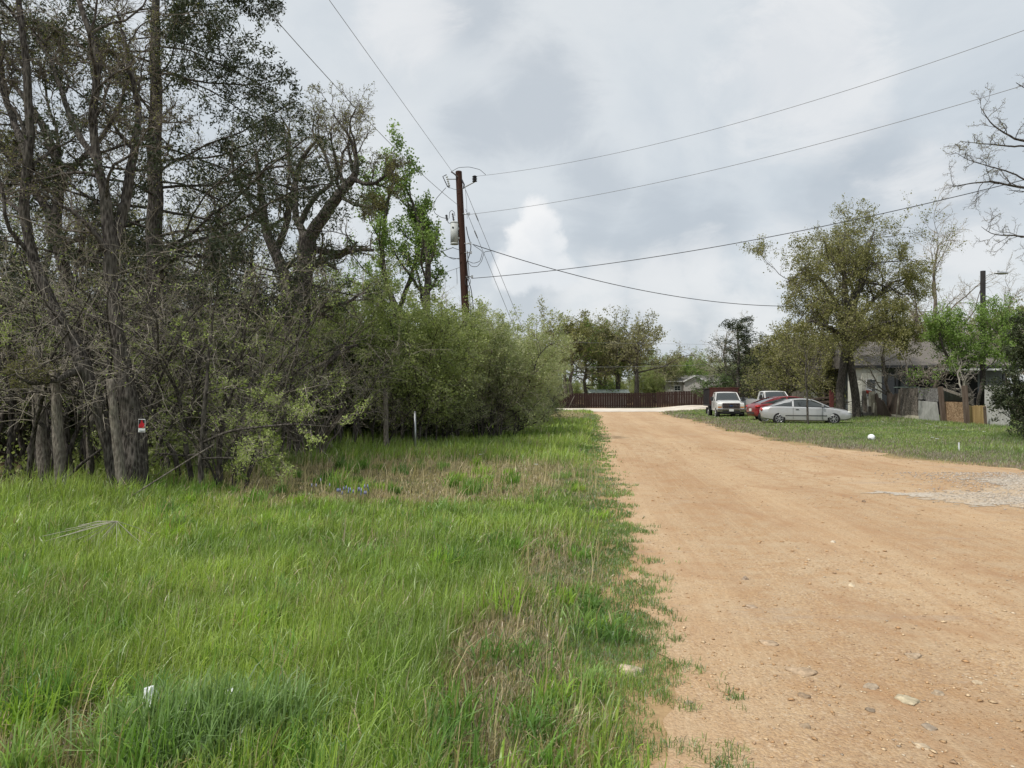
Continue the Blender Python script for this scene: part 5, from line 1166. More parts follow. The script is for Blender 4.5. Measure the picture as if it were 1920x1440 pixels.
# ---- houses
M['shingle'] = streaky('shingles', [(.3, (.09, .08, .07)), (.5, (.15, .135, .12)), (.7, (.22, .20, .18))], 9, 30, .95)
M['roof_grey'] = streaky('roof_grey', [(.3, (.17, .16, .155)), (.7, (.25, .24, .235))], 4, 8, .95)
M['siding_grey'] = simple('siding_grey', (.42, .40, .38), .7, .06, 4)
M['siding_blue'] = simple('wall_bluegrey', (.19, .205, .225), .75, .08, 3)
M['siding_white'] = streaky('siding_white', [(.3, (.50, .50, .44)), (.6, (.64, .63, .56))], 6, .4, .8)
M['glass'] = simple('window_glass', (.03, .035, .04), .12, .2, 2, .6)
M['trim'] = simple('white_trim', (.68, .68, .66), .6, .05)
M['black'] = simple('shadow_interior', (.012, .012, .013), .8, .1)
def window(parent, c, w_, h_, cols=2, rows=2, ax='x', frame='trim', fw=.08):
    bm = nb(); x, y_, z = c
    def bx(dx, dz, sx, sz, dep=.06, off=-.03): boxm(bm, (x + dx, y_ + off, z + dz) if ax == 'x' else (x + off, y_ + dx, z + dz), (sx, dep, sz) if ax == 'x' else (dep, sx, sz))
    bx(0, h_ / 2 + fw / 2, w_ + 2 * fw, fw); bx(0, -h_ / 2 - fw / 2, w_ + 2 * fw, fw); bx(-w_ / 2 - fw / 2, 0, fw, h_); bx(w_ / 2 + fw / 2, 0, fw, h_)
    f = done('window', bm, M[frame], parent); bm = nb()
    for i in range(1, cols): bx(-w_ / 2 + w_ * i / cols, 0, .04, h_ - .002, .03, -.035)
    for i in range(1, rows): bx(0, -h_ / 2 + h_ * i / rows, w_ - .002, .036, .026, -.035)
    if cols * rows > 1: done('muntins', bm, M[frame], f)
    else: bm.free()
    bm = nb(); bx(0, 0, w_, h_, .012, -.008); done('pane', bm, M['glass'], f)
def prism(name, prof, y0, y1, mat, parent, ax='y'):
    bm = nb(); a = [bm.verts.new((p[0], y0, p[1]) if ax == 'y' else (y0, p[0], p[1])) for p in prof]; b = [bm.verts.new((p[0], y1, p[1]) if ax == 'y' else (y1, p[0], p[1])) for p in prof]; n = len(prof)
    for i in range(n): bm.faces.new((a[i], a[(i + 1) % n], b[(i + 1) % n], b[i]))
    bm.faces.new(a[::-1]); bm.faces.new(b); bmesh.ops.recalc_face_normals(bm, faces=bm.faces); return done(name, bm, mat, parent)
# far grey house
YQ = 118; hx = X_at(1245, YQ); hz = .4
h1 = empty('house', (hx, YQ, hz)); tag(h1, 'low grey mobile home with small cross gable seen above the brown fence', 'house')
zE = at(1245, 716, YQ).z - hz; zR = at(1245, 707, YQ).z - hz; Wd = X_at(1440, YQ) - hx
bm = nb(); boxm(bm, (Wd / 2, 4, zE / 2), (Wd, 8, zE)); done('wall', bm, M['siding_grey'], h1)
rf = prism('roof', [(-.45, zE), (8.45, zE), (4, zR + .45), (-.02 + 4 - .4, zR + .45)], -.5, Wd + .5, M['roof_grey'], h1, 'x')
gx = X_at(1299, YQ) - hx; gw = 1.75
bm = nb(); boxm(bm, (gx, -.55, zE / 2), (gw * 2 - .3, 1.1, zE)); done('gable_wall', bm, M['siding_grey'], h1)
prism('gable', [(gx - gw + .15, zE - .01), (gx + gw - .15, zE - .01), (gx, zR - .02)], -1.09, -.4, M['siding_grey'], h1)
prism('gable_roof', [(gx - gw - .15, zE - .05), (gx, zR + .12), (gx + gw + .15, zE - .05), (gx + gw + .15, zE + .07), (gx, zR + .26), (gx - gw - .15, zE + .07)], -1.4, 3, M['roof_grey'], h1)
prism('barge_board', [(gx - gw - .16, zE - .1), (gx, zR + .08), (gx + gw + .16, zE - .1), (gx + gw + .16, zE + .09), (gx, zR + .28), (gx - gw - .16, zE + .09)], -1.46, -1.405, M['trim'], h1)
bm = nb(); boxm(bm, (Wd / 2, -.52, zE + .02), (Wd + .9, .04, .12)); done('fascia', bm, M['trim'], h1)
window(h1, (X_at(1270, YQ) - hx, 0, at(1270, 728, YQ).z - hz), .95, .72, 2, 2)
window(h1, (X_at(1333, YQ) - hx, 0, at(1333, 728, YQ).z - hz - .1), .75, 1.5, 1, 2); window(h1, (X_at(1345, YQ) - hx, 0, at(1345, 728, YQ).z - hz - .1), .75, 1.5, 1, 2)
# tan house behind it on the right
YQ2 = 112; hx2 = X_at(1362, YQ2); h2 = empty('house', (hx2, YQ2, .4)); tag(h2, 'pinkish tan brick house end glimpsed behind the stake truck', 'house')
bm = nb(); boxm(bm, (3.5, 3, 1.3), (7, 6, 2.6)); done('wall', bm, speck('tan_brick', [(.3, (.25, .17, .13)), (.7, (.42, .33, .27))], 6), h2)
prism('roof', [(-3.6, 2.3), (3.5, 4.2), (10.4, 2.3), (10.4, 2.45), (3.5, 4.4), (-3.6, 2.45)], -.5, 6.5, M['roof_grey'], h2)
prism('gable', [(.05, 2.59), (6.95, 2.59), (3.5, 3.9)], .01, .3, M['siding_grey'], h2)
window(h2, (1.4, 0, 1.6), .8, 1.1, 1, 2); window(h2, (4.8, 0, 1.6), .8, 1.1, 1, 2)
# small white shed roof seen over the fence
b = Vector((X_at(1140, 103), 103, 0)); sh_ = empty('shed', b); tag(sh_, 'small pale roofed shed just topping the far brown fence', 'shed')
bm = nb(); boxm(bm, (0, 0, 1.0), (5, 2.6, 2.0)); done('wall', bm, M['siding_white'], sh_); prism('roof', [(-1.6, 2.01), (0, 2.5), (1.6, 2.01)], -2.9, 2.9, simple('tin_roof', (.45, .52, .48), .5, .1), sh_, 'x')
# big house on the right: deep eave, shaded blue grey wall, open porch
YR = 48; X0 = X_at(1624, YR); X1 = X_at(1905, YR); h3 = empty('house', (X0, YR, .1)); tag(h3, 'big grey shingled house with deep shaded porch behind the junk board fence', 'house')
LW_ = X1 - X0; eL = at(1640, 687, YR - 1).z - .1
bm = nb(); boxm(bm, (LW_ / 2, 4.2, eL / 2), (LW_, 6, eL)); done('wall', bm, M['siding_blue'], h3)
rdg = at(1640, 640, YR + 4).z - .1
prism('roof', [(-1.0, eL - .06), (-1.0, eL + .08), (4.2, rdg), (9.4, eL + .08), (9.4, eL - .06)], -1.2, LW_ + .5, M['shingle'], h3, 'x')
bm = nb(); boxm(bm, (LW_ / 2 - .35, -1.03, eL - .02), (LW_ + 1.75, .04, .16)); done('fascia', bm, M['dark_metal'], h3)
bm = nb(); boxm(bm, (X_at(1800, YR) - X0, -1.35, at(1800, 693, YR - 1).z - .1), (5.2, .05, .12)); done('gutter', bm, M['trim'], h3)
for px in (1628, 1669, 1733, 1830, 1868):
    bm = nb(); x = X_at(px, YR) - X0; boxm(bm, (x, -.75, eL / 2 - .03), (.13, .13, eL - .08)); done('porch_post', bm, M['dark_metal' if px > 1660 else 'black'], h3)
bm = nb(); boxm(bm, (X_at(1605, YR) - X0 + .62, .1, eL / 2), (1.3, 2.0, eL - .1)); done('white_wing', bm, M['siding_white'], h3)
window(h3, (X_at(1681, YR) - X0, 1.2, 1.9), 1.7, 2.2, 2, 1, frame='dark_metal'); window(h3, (X_at(1612, YR) - X0 + .3, -.9, 2.0), .55, 1.1, 1, 2, frame='trim')
bm = nb(); boxm(bm, (X_at(1790, YR) - X0, 1.17, 1.6), (4.6, .05, 2.8)); done('porch_shade', bm, M['black'], h3)  # black sheet on the wall that paints in the deep porch shadow
window(h3, (X_at(1737, YR) - X0, 1.2, 2.1), .8, 1.5, 1, 3, frame='dark_metal')
# white cottage wall left of the oak
YS = 52; X0 = X_at(1546, YS); h4 = empty('house', (X0, YS, .1)); tag(h4, 'cream white sided cottage half hidden behind the twin-trunked oak', 'house')
wS = X_at(1624, YS) - X0; bm = nb(); boxm(bm, (wS / 2, 2.5, 1.75), (wS, 5, 3.5)); done('wall', bm, M['siding_white'], h4)
prism('roof', [(-.35, 3.45), (wS / 2, 5.2), (wS + .35, 3.45), (wS + .35, 3.6), (wS / 2, 5.38), (-.35, 3.6)], -.4, 5.4, M['shingle'], h4)
prism('gable', [(.02, 3.49), (wS - .02, 3.49), (wS / 2, 5.15)], .0, .2, M['siding_white'], h4)
window(h4, (.45, 0, 1.9), .4, 1.5, 1, 1, frame='dark_metal'); window(h4, (X_at(1607, YS) - X0, 0, 2.1), .5, 1.2, 1, 1, frame='dark_metal')
for x in (1.15, 2.45):
    bm = nb(); boxm(bm, (x, -.03, 1.75), (.07, .05, 3.4)); done('batten', bm, M['dark_metal'], h4)
# ---- junk fence panels along the yard
def fy(px): return float(np.interp(px, [1560, 1625, 1648, 1682, 1722, 1762, 1812, 1850, 1895], [50, 47.5, 46, 42.5, 39.5, 37, 34.3, 32.8, 31.2]))
def panel(label, x0, x1, yt0, yt1, yb0, yb1, mat, th=.03, dY=0, jag=0, seed=0, name='scrap_sheet', cat='sheet', nseg=1, x0t=None, x1t=None, grp='scrap panels of the yard fence'):
    Ya, Yb = fy(x0) + dY, fy(x1) + dY
    def pt(px, py, Y):
        p = at(px, min(py, 800), Y); g_ = float(gz(p.x, Y)) - .06; p.z = max(p.z, g_) if py < 5000 else g_; return p
    cs = [pt(x0, yb0, Ya), pt(x1, yb1, Yb), pt(x1t or x1, yt1, Yb), pt(x0t or x0, yt0, Ya)]
    o_ = cs[0].copy(); r = slab(name, cs, th, mat, None, o_, jag, seed, nseg); r.location = o_; tag(r, label, cat, grp); return r
M['osb_old'] = speck('osb_weathered', [(.25, (.06, .05, .042)), (.5, (.15, .13, .11)), (.75, (.27, .24, .21))], 26)
M['osb_grey'] = speck('osb_grey', [(.25, (.10, .095, .09)), (.5, (.19, .185, .18)), (.75, (.30, .29, .28))], 26)
M['osb_new'] = speck('osb_tan', [(.25, (.16, .10, .055)), (.5, (.30, .20, .12)), (.75, (.46, .33, .21))], 26)
M['conc'] = streaky('whitewashed_sheet', [(.3, (.28, .28, .26)), (.5, (.42, .42, .40)), (.7, (.56, .56, .54))], 4, 1.2)
M['cream'] = streaky('cream_sheet', [(.3, (.38, .34, .25)), (.5, (.52, .48, .38)), (.7, (.60, .56, .47))], 3, 1.0)
M['bamboo'] = streaky('bamboo', [(.35, (.12, .08, .03)), (.5, (.30, .21, .09)), (.62, (.44, .33, .17))], 26, .2)
M['old_brown'] = streaky('old_brown_boards', [(.3, (.045, .032, .025)), (.5, (.12, .09, .07)), (.7, (.2, .165, .14))], 14, .3)
M['corr'] = simple('corrugated', (.23, .25, .26), .5, .1, 10, .5, .4)
B = 9999
panel('low cream painted sheet at the foot of the scrap fence, left half', 1648, 1702, 775, 779, B, B, M['cream'], dY=-.1, seed=1)
panel('low cream sheet continuing right to the whitewashed panel', 1702, 1726, 778, 780, B, B, M['cream'], dY=-.12, seed=2)
panel('rough brown bark-edged boards leaning left of the gap', 1640, 1672, 734, 752, 779, 781, M['old_brown'], jag=.14, seed=3, nseg=8, x1t=1655)
panel('round-topped brown picket board beside the gap in the scrap fence', 1663, 1694, 739, 737, 780, 780, M['old_brown'], jag=.10, seed=4, nseg=8)
panel('mottled weathered chipboard sheet with ragged lower edge', 1688, 1720, 727, 727, 779, 780, M['osb_old'], dY=-.05, jag=.02, seed=5, nseg=6)
panel('small grey chipboard square right of the mottled sheet', 1721, 1735, 727, 727, 749, 749, M['osb_grey'], dY=.02, seed=6)
panel('larger dark grey chipboard piece above the whitewashed panel', 1735.5, 1758, 728, 728, 752, 753, M['osb_grey'], dY=0, seed=7)
panel('whitewashed flat sheet leaning in the middle of the scrap fence', 1721, 1757, 751, 754, B, B, M['conc'], dY=-.08, seed=8, x1=1763) and None if False else panel('whitewashed flat sheet leaning in the middle of the scrap fence', 1722, 1762, 751, 754, B, B, M['conc'], dY=-.08, seed=8, x1t=1756)
panel('tan new chipboard sheet between the two brown posts', 1768, 1812, 753, 754, B, B, M['osb_new'], dY=-.02, seed=9)
panel('yellow bamboo screen right of the tan chipboard', 1817, 1847, 761, 761, B, B, M['bamboo'], dY=-.02, jag=.03, seed=10, nseg=20)
panel('tall stained white sheet partly behind the right cedar', 1846, 1893, 723, 723, B, B, M['conc'], dY=.05, seed=11)
def ppost(label, x0, x1, yt, Y, w_, mat, grp='posts of the scrap fence'):
    a = at(x1, 900, Y); a.z = float(gz(a.x, Y)) - .1; b = at(x0, yt, Y); bm = nb(); rt_ = Vector((0, 0, 1)).rotation_difference(b - a).to_matrix(); d = b - a
    boxm(bm, d / 2, (w_, w_ * .8, d.length), rt_); tag(done('timber_post', bm, mat, None, a, bevel=.01), label, 'post', grp)
ppost('leaning dark brown post left of the tan chipboard', 1763, 1771, 725, 36.3, .2, M['old_brown'])
ppost('upright brown post between tan chipboard and bamboo', 1808, 1815, 723, 33.6, .2, M['old_brown'])
ppost('thin dark post between the bamboo and the tall white sheet', 1846, 1850, 762, 32.4, .1, M['old_brown'])
ppost('white painted plank upright beside the red capped bucket', 1634, 1638, 734, 46.4, .3, M['cream'])
ppost('second cream plank standing lower beside the first', 1643, 1642, 755, 46.1, .3, M['cream'])
ppost('grey weathered plank post under the bucket', 1620, 1624, 733, 46.6, .22, M['wood_old'])
ppost('broken grey board stub near the gate', 1630, 1632, 762, 46.0, .16, M['wood_old'])
ppost('short white board leaning at the foot of the scrap fence', 1621, 1626, 772, 45.6, .1, M['cream'])
ppost('slanting pale stick propped against the mottled chipboard', 1686.5, 1681, 730, 41.6, .07, M['twig_pale'])
# corrugated piece with sloping board
o_ = at(1768, 752, 36.6); bm = nb(); nn_ = 40
pA, pB = at(1768, 752, 36.8), at(1812, 752, 34.6); tA, tB = at(1768, 731, 36.8), at(1812, 747, 34.6); row = []
for i in range(nn_ + 1):
    t = i / nn_; off = Vector((0, .03 * math.sin(t * 2 * math.pi * 9), 0)); row.append((bm.verts.new(pA.lerp(pB, t) + off - o_), bm.verts.new(tA.lerp(tB, t) + off - o_)))
for i in range(nn_): bm.faces.new((row[i][0], row[i + 1][0], row[i + 1][1], row[i][1])).smooth = True
bmesh.ops.solidify(bm, geom=bm.faces[:], thickness=.006)
tag(done('corrugated_sheet', bm, M['corr'], None, o_), 'grey corrugated metal piece above the tan chipboard', 'sheet')
a, b = at(1765, 728, 36.7), at(1811, 744, 34.4); bm = nb(); boxm(bm, (b - a) / 2, ((b - a).length, .04, .13), Vector((1, 0, 0)).rotation_difference(b - a).to_matrix()); tag(done('sloping_board', bm, M['wood_old'], None, a), 'pale board sloping down over the corrugated piece', 'board')
a = at(1681, 726, 43); bm = nb(); boxm(bm, (.6, 0, 0), (1.15, .7, .035)); 
tb = done('table_top', bm, simple('pale_green_top', (.42, .52, .46), .5, .05), None, a); tb.name = 'table'; tag(tb, 'pale green table top showing over the scrap fence', 'table')
for x in (.1, 1.1):
    bm = nb(); cylm(bm, (x, 0, -.02), (x, 0, -(a.z - .15)), .025, .025, 8); done('leg', bm, M['dark_metal'], tb)
# red bucket with white lid on the post
a = at(1626, 739, 46.6); bk = empty('bucket', a, .3); bk.rotation_euler = (0, R(14), 0); tag(bk, 'red bucket with a white lid tilted on top of the post', 'bucket')
bm = nb(); cylm(bm, (0.06, 0, .04), (.06, 0, .24), .15, .17, 18); done('pail', bm, simple('red_plastic', (.42, .05, .03), .5, .1), bk)
bm = nb(); cylm(bm, (.05, 0, .24), (.05, 0, .33), .18, .16, 18); done('lid', bm, MBAG, bk)
# wire gate
a = at(1583, 782, 45.5); a.z = .15; gt = empty('metal_gate', a, R(-12)); tag(gt, 'black wire mesh gate ajar by the front bumper of the silver car', 'gate'); bm = nb()
for x in (0, .7, 1.05): cylm(bm, (x, 0, 0), (x, 0, 1.45), .022, .022, 6)
for z in (.9, 1.05): cylm(bm, (0, 0, z), (1.05, 0, z + .05), .018, .018, 6)
done('frame', bm, M['dark_metal'], gt); bm = nb()
for z in np.arange(.1, .85, .12): cylm(bm, (.35, 0, z), (1.05, 0, z), .008, .008, 4)
for x in np.arange(.4, 1.05, .12): cylm(bm, (x, 0, .05), (x, 0, .85), .008, .008, 4)
done('mesh', bm, M['dark_metal'], gt)
a = at(1605, 757, 47); bm = nb(); boxm(bm, (0, 0, .3), (.28, .2, .8)); tag(done('gas_can', bm, simple('dark_red', (.13, .03, .03), .5, .2), None, (a.x, a.y, a.z - .3), .02), 'dark red metal can against the oak stem', 'can')
for k, (px, py, w_, h_, col, lab) in enumerate(((1604, 782, .5, .34, (.42, .25, .18), 'small salmon pink crate on the ground by the gate'), (1615, 775, .9, .12, (.10, .10, .09), 'flat dark board stack beside the pink crate'), (1628, 783, .55, .4, (.22, .2, .18), 'grey crate leaning beside the stub post'))):
    a = at(px, py, 46.2 - .4 * k); bm = nb(); boxm(bm, (0, 0, 0), (w_, .4, h_)); 
    for q in range(4): boxm(bm, (-w_ / 2 + w_ * (q + .5) / 4, -.215, 0), (w_ / 4 * .8, .02, h_ * .98))
    tag(done('crate', bm, simple('crate_%d' % k, col, .8, .25, 12), None, (a.x, a.y, max(h_ / 2 + .12, a.z)), .012), lab, 'crate')
# timber pile
rr = np.random.default_rng(31)
for i in range(26):
    px = rr.uniform(1490, 1548); lay = i // 5; x = X_at(px, 46.5); Lh = rr.uniform(1.6, 3.2); bm = nb(); boxm(bm, (0, 0, 0), (Lh, rr.uniform(.12, .25), rr.uniform(.06, .14)))
    o = done('timber', bm, M['old_brown'] if i % 3 else M['wood_old'], None, (x, 46.5 + rr.uniform(-.5, .5), .22 + lay * .24), .008); o.rotation_euler = (rr.normal(0, .03), rr.normal(0, .07), rr.normal(0, .18))
    tag(o, 'weathered grey brown timber in the stacked pile behind the silver car', 'timber', 'timbers in the stacked pile')
for i, px in enumerate((1487, 1491, 1496, 1500, 1505, 1557, 1561)):
    a = at(px, 738 - (i % 3) * 2, 45.6); bm = nb(); boxm(bm, (0, 0, -.6), (.14, .04, 1.35)); tag(done('picket', bm, M['wood_old'] if px < 1550 else simple('red_paint_%d' % px, (.16, .05, .045), .7, .3), None, a), 'weathered upright picket behind the silver car roof' if px < 1550 else 'faded red upright board beside the oak trunk', 'picket', 'pickets behind the silver car' if px < 1550 else 'faded red boards by the oak')
# ================================================================= vehicles
def paint(name, c, metal=0.0, rough=.3):
    m, nt, nn, ll = nmat(name); f = noise(nt, 2.5, coord(nt), 5, .7); dust = ramp(nt, f, [(.4, (0, 0, 0)), (.75, (.22, .22, .22))])
    finish(nt, mixc(nt, dust, c, (.35, .30, .24)), rough, spec=.5, metal=metal, coat=.5); return m
M['silver'] = paint('silver_paint', (.44, .45, .46), .35, .35); M['red_paint'] = paint('red_paint', (.20, .010, .018), 0, .3)
M['white_paint'] = paint('white_paint', (.66, .66, .65)); M['black_paint'] = paint('black_paint', (.015, .017, .022), 0, .25)
M['car_glass'] = simple('car_glass', (.03, .036, .036), .06, .1, 3, .8, coat=.3)
M['tyre'] = simple('tyre', (.018, .018, .018), .85, .2, 30); M['rim'] = simple('rim', (.5, .5, .51), .3, .1, 10, .5, .8)
M['chrome'] = simple('chrome', (.65, .65, .66), .15, .05, 5, .5, .95); M['lamp_c'] = simple('lamp_clear', (.62, .62, .6), .15, .1, 20, .6); M['lamp_r'] = simple('lamp_red', (.45, .02, .02), .2, .2, 10, .6)
M['plastic'] = simple('black_plastic', (.03, .03, .032), .6, .15, 10); M['amber'] = simple('amber', (.55, .2, .03), .3, .1); M['plate'] = simple('plate', (.62, .63, .62), .5, .05)
def loft(bm, secs, mi=0):
    """secs: list of (x, [(y, z)...] half profile, outer bottom to centre top)"""
    rows = []
    for x, pr in secs:
        rows.append([bm.verts.new((x, -y, z)) for y, z in pr] + [bm.verts.new((x, y, z)) for y, z in reversed(pr[:-1])])
    n = len(rows[0])
    for a, b in zip(rows, rows[1:]):
        for i in range(n):
            f = bm.faces.new((a[i], a[(i + 1) % n], b[(i + 1) % n], b[i])); f.smooth = True; f.material_index = mi
    bm.faces.new(rows[0]); bm.faces.new(rows[-1][::-1]); bmesh.ops.recalc_face_normals(bm, faces=bm.faces)
def interp_secs(st, per=4):
    st = np.array(st, float); xs = [];
    for a, b in zip(st[:-1, 0], st[1:, 0]): xs += list(np.linspace(a, b, per, endpoint=False))
    xs.append(st[-1, 0]); xs = np.array(xs); cols = [xs]
    for k in range(1, st.shape[1]):
        y = np.interp(xs, st[:, 0], st[:, k]); y2 = y.copy(); y2[1:-1] = .25 * y[:-2] + .5 * y[1:-1] + .25 * y[2:]; cols.append(y2)
    return np.stack(cols, 1)
def cutters(obj, cuts):
    mods = []; tmp = []
    for x, r, w0, w1 in cuts:
        for s in (-1, 1):
            bm = nb(); cylm(bm, (x, s * w0, r[1]), (x, s * w1, r[1]), r[0], r[0], 28); me = bpy.data.meshes.new('cut'); bm.to_mesh(me); bm.free()
            c = bpy.data.objects.new('cut', me); COL.objects.link(c); tmp.append(c); m = obj.modifiers.new('b', 'BOOLEAN'); m.operation = 'DIFFERENCE'; m.object = c; m.solver = 'EXACT'
    bpy.context.view_layer.update(); dg = bpy.context.evaluated_depsgraph_get(); me = bpy.data.meshes.new_from_object(obj.evaluated_get(dg)); obj.modifiers.clear(); obj.data = me
    for c in tmp: bpy.data.objects.remove(c, do_unlink=True)
def wheel(parent, x, y, r, w_=.2, spokes=7, rim='rim'):
    s = 1 if y > 0 else -1; wr = bpy.data.objects.new('wheel', None); COL.objects.link(wr); wr.parent = parent; wr.location = (x, y, r)
    bm = nb(); cylm(bm, (0, -w_ / 2, 0), (0, w_ / 2, 0), r * .97, r * .97, 32); cylm(bm, (0, -w_ * .38, 0), (0, w_ * .38, 0), r, r, 32)
    o = done('tyre', bm, M['tyre'], wr)
    bm = nb(); cylm(bm, (0, s * (w_ / 2 - .01), 0), (0, s * (w_ / 2 + .004), 0), r * .62, r * .62, 28); done('hub', bm, M['plastic'], wr)
    bm = nb(); q = w_ / 2 + .012
    for k in range(spokes):
        a = 2 * math.pi * k / spokes; ro = Matrix.Rotation(a, 3, 'Y'); boxm(bm, ro @ Vector((r * .33, s * q, 0)), (r * .56, .015, r * .085), ro)
    P = [Vector((math.cos(t) * r * .62, s * q, math.sin(t) * r * .62)) for t in np.linspace(0, 2 * math.pi, 30)]; tubem(bm, P, r * .035, 6); cylm(bm, (0, s * (q - .01), 0), (0, s * (q + .02), 0), r * .15, r * .13, 14)
    done('rim', bm, M[rim], wr)
def strip(bm, pts, wv, off, th=.012):
    """band along pts, width vector wv, pushed out by off"""
    pts = [Vector(p) for p in pts]; wv = Vector(wv)
    for a, b in zip(pts, pts[1:]):
        vs = [bm.verts.new(v + Vector(off)) for v in (a, b, b + wv, a + wv)]; f = bm.faces.new(vs); r = bmesh.ops.extrude_face_region(bm, geom=[f]); bmesh.ops.translate(bm, vec=Vector(off).normalized() * -th, verts=[v for v in r['geom'] if isinstance(v, bmesh.types.BMVert)])
def car(label, loc, rz, sc, mat, body, gh, wheels, wr, lamps, cat='car', name='parked_car', coupe=False, win=None, rimk=7):
    root = empty(name, loc, rz); root.scale = (sc, sc, sc); tag(root, label, cat)
    S_ = interp_secs(body); bm = nb()
    loft(bm, [(x, [(0, zl), (hw * .86, zl), (hw * .97, zl + .06), (hw, zl + .22), (hw * 1.0, (zl + zs) / 2 + .05), (hw * .985, zs - .05), (hw * .93, zs), (hw * .55, zt - .012), (0, zt)]) for x, hw, zl, zs, zt in S_])
    bo = done('body', bm, mat, root); cutters(bo, [(x, (wr * 1.16, wr), .5, 1.2) for x in wheels]); 
    for p in bo.data.polygons: p.use_smooth = True
    try: bo.data.set_sharp_from_angle(angle=R(38))
    except Exception: pass
    G = interp_secs(gh, 3)    # x, hwbase, zbase, hwroof, zroof
    bm = nb(); loft(bm, [(x, [(0, zb), (a, zb), (a * .985 + b * .015, zb + .02), ((a * .4 + b * .6), zb * .4 + zr * .6), (b, max(zr - .015, zb + .002)), (b * .5, zr), (0, zr + .002)]) for x, a, zb, b, zr in G]); 
    go = done('windows', bm, M['car_glass'], root)
    # roof skin over the flat part, pillars at the ends
    top = [g_ for g_ in G if g_[4] > max(G[:, 4]) - .075]; bm = nb()
    rows = []
    for x, a, zb, b, zr in top: rows.append([bm.verts.new((x, y * b, zr + z)) for y, z in ((-1.08, -.055), (-1.02, -.005), (-.5, .012), (0, .016), (.5, .012), (1.02, -.005), (1.08, -.055))])
    for a, b in zip(rows, rows[1:]):
        for i in range(6): bm.faces.new((a[i], a[i + 1], b[i + 1], b[i])).smooth = True
    for s in (-1, 1):
        f0, f1 = top[-1], G[-1]; r0, r1 = top[0], G[0]
        def edge(seq, wd):
            for (xa, aa, zba, ba, zra), (xb, ab, zbb, bb, zrb) in zip(seq, seq[1:]):
                pa = Vector((xa, s * ba * 1.03, zra - .0)); pb = Vector((xb, s * bb * 1.03, zrb - .0))
                vs = [bm.verts.new(v) for v in (pa + Vector((0, s * .02, .02)), pb + Vector((0, s * .02, .02)), pb + Vector((wd[1], s * .05, -.06)), pa + Vector((wd[0], s * .05, -.06)))]; bm.faces.new(vs)
                vs = [bm.verts.new(v) for v in (pa + Vector((0, s * .02, .022)), pb + Vector((0, s * .02, .022)), pb + Vector((0, -s * .06, .03)), pa + Vector((0, -s * .06, .03)))]; bm.faces.new(vs)
        fr = [g_ for g_ in G if g_[0] >= top[-1][0]]; rrw = [g_ for g_ in G if g_[0] <= top[0][0]]
        edge(rrw, (.05, .32 if coupe else .26))
        for xb in (win or []):
            g_ = G[np.argmin(abs(G[:, 0] - xb))]; a, zb, b, zr = g_[1:5]
            vs = [bm.verts.new(v) for v in ((xb - .04, s * (a + .012), zb), (xb + .04, s * (a + .012), zb), (xb + .04, s * (b * 1.03 + .01), zr - .03), (xb - .04, s * (b * 1.03 + .01), zr - .03))]; bm.faces.new(vs)
    bmesh.ops.recalc_face_normals(bm, faces=bm.faces); bmesh.ops.solidify(bm, geom=bm.faces[:], thickness=.014)
    for s in (-1, 1):
        fr = [g_ for g_ in G if g_[0] >= top[-1][0]]
        tubem(bm, [Vector((g_[0], s * (g_[3] * 1.01 + .008), g_[4] - .01)) for g_ in fr], .036, 6)
    done('roof', bm, mat, root)
    for x in wheels:
        for s in (-1, 1): wheel(root, x, s * (float(np.interp(x, S_[:, 0], S_[:, 1])) - .10), wr, spokes=rimk)
    bm = nb(); boxm(bm, (0, 0, float(S_[:, 2].min()) + .16), (S_[-1, 0] * 1.5, float(S_[:, 1].max()) * 1.5, .22)); done('underbody', bm, M['plastic'], root)
    xf = S_[-1, 0]; xr = S_[0, 0]; hwf = S_[-1, 1]; hwr = S_[0, 1]
    for s in (-1, 1):
        for kind, x, z, sx, sy, sz, yy_ in lamps:
            bm = nb(); bmesh.ops.create_uvsphere(bm, u_segments=14, v_segments=8, radius=1); bmesh.ops.transform(bm, matrix=Matrix.Translation((x, s * yy_, z)) @ Matrix.Diagonal((sx, sy, sz, 1)), verts=bm.verts)
            for f in bm.faces: f.smooth = True
            done('headlight' if kind == 'f' else 'taillight', bm, M['lamp_c'] if kind == 'f' else M['lamp_r'], root)
        g_ = G[-3]; bm = nb(); boxm(bm, (g_[0] - .12, s * (g_[1] + .14), g_[2] + .08), (.1, .2, .13)); done('mirror', bm, mat, root, bevel=.02)
        for xh in ((-.42,) if coupe else (-.15, -1.05)):
            bm = nb(); y_ = float(np.interp(xh, S_[:, 0], S_[:, 1])); boxm(bm, (xh, s * (y_ + .008), .78), (.15, .03, .035)); done('door_handle', bm, M['plastic'], root)
        bm = nb()
        for xd in ((-.62, .78) if coupe else (-1.05, -.12, .85)):
            y_ = float(np.interp(xd, S_[:, 0], S_[:, 1])); boxm(bm, (xd, s * (y_ * .995 + .002), .58), (.012, .012, .56))
        y_ = float(S_[:, 1].max()); boxm(bm, (0, s * (y_ + .004), .46), (2.0, .014, .04)); done('door_seam', bm, M['plastic'], root)
    for x, s in ((xr, -1), (xf, 1)):
        z0 = float(np.interp(x, S_[:, 0], S_[:, 2])); bm = nb(); boxm(bm, (x + s * -.03, 0, z0 + .06), (.1, 2 * (hwr if s < 0 else hwf) * .8, .09)); done('bumper_trim', bm, M['plastic'], root)
    bm = nb(); boxm(bm, (xr - .02, 0, .66), (.02, .32, .16)); done('licence_plate', bm, M['plate'], root)
    return root
YCAR = 37
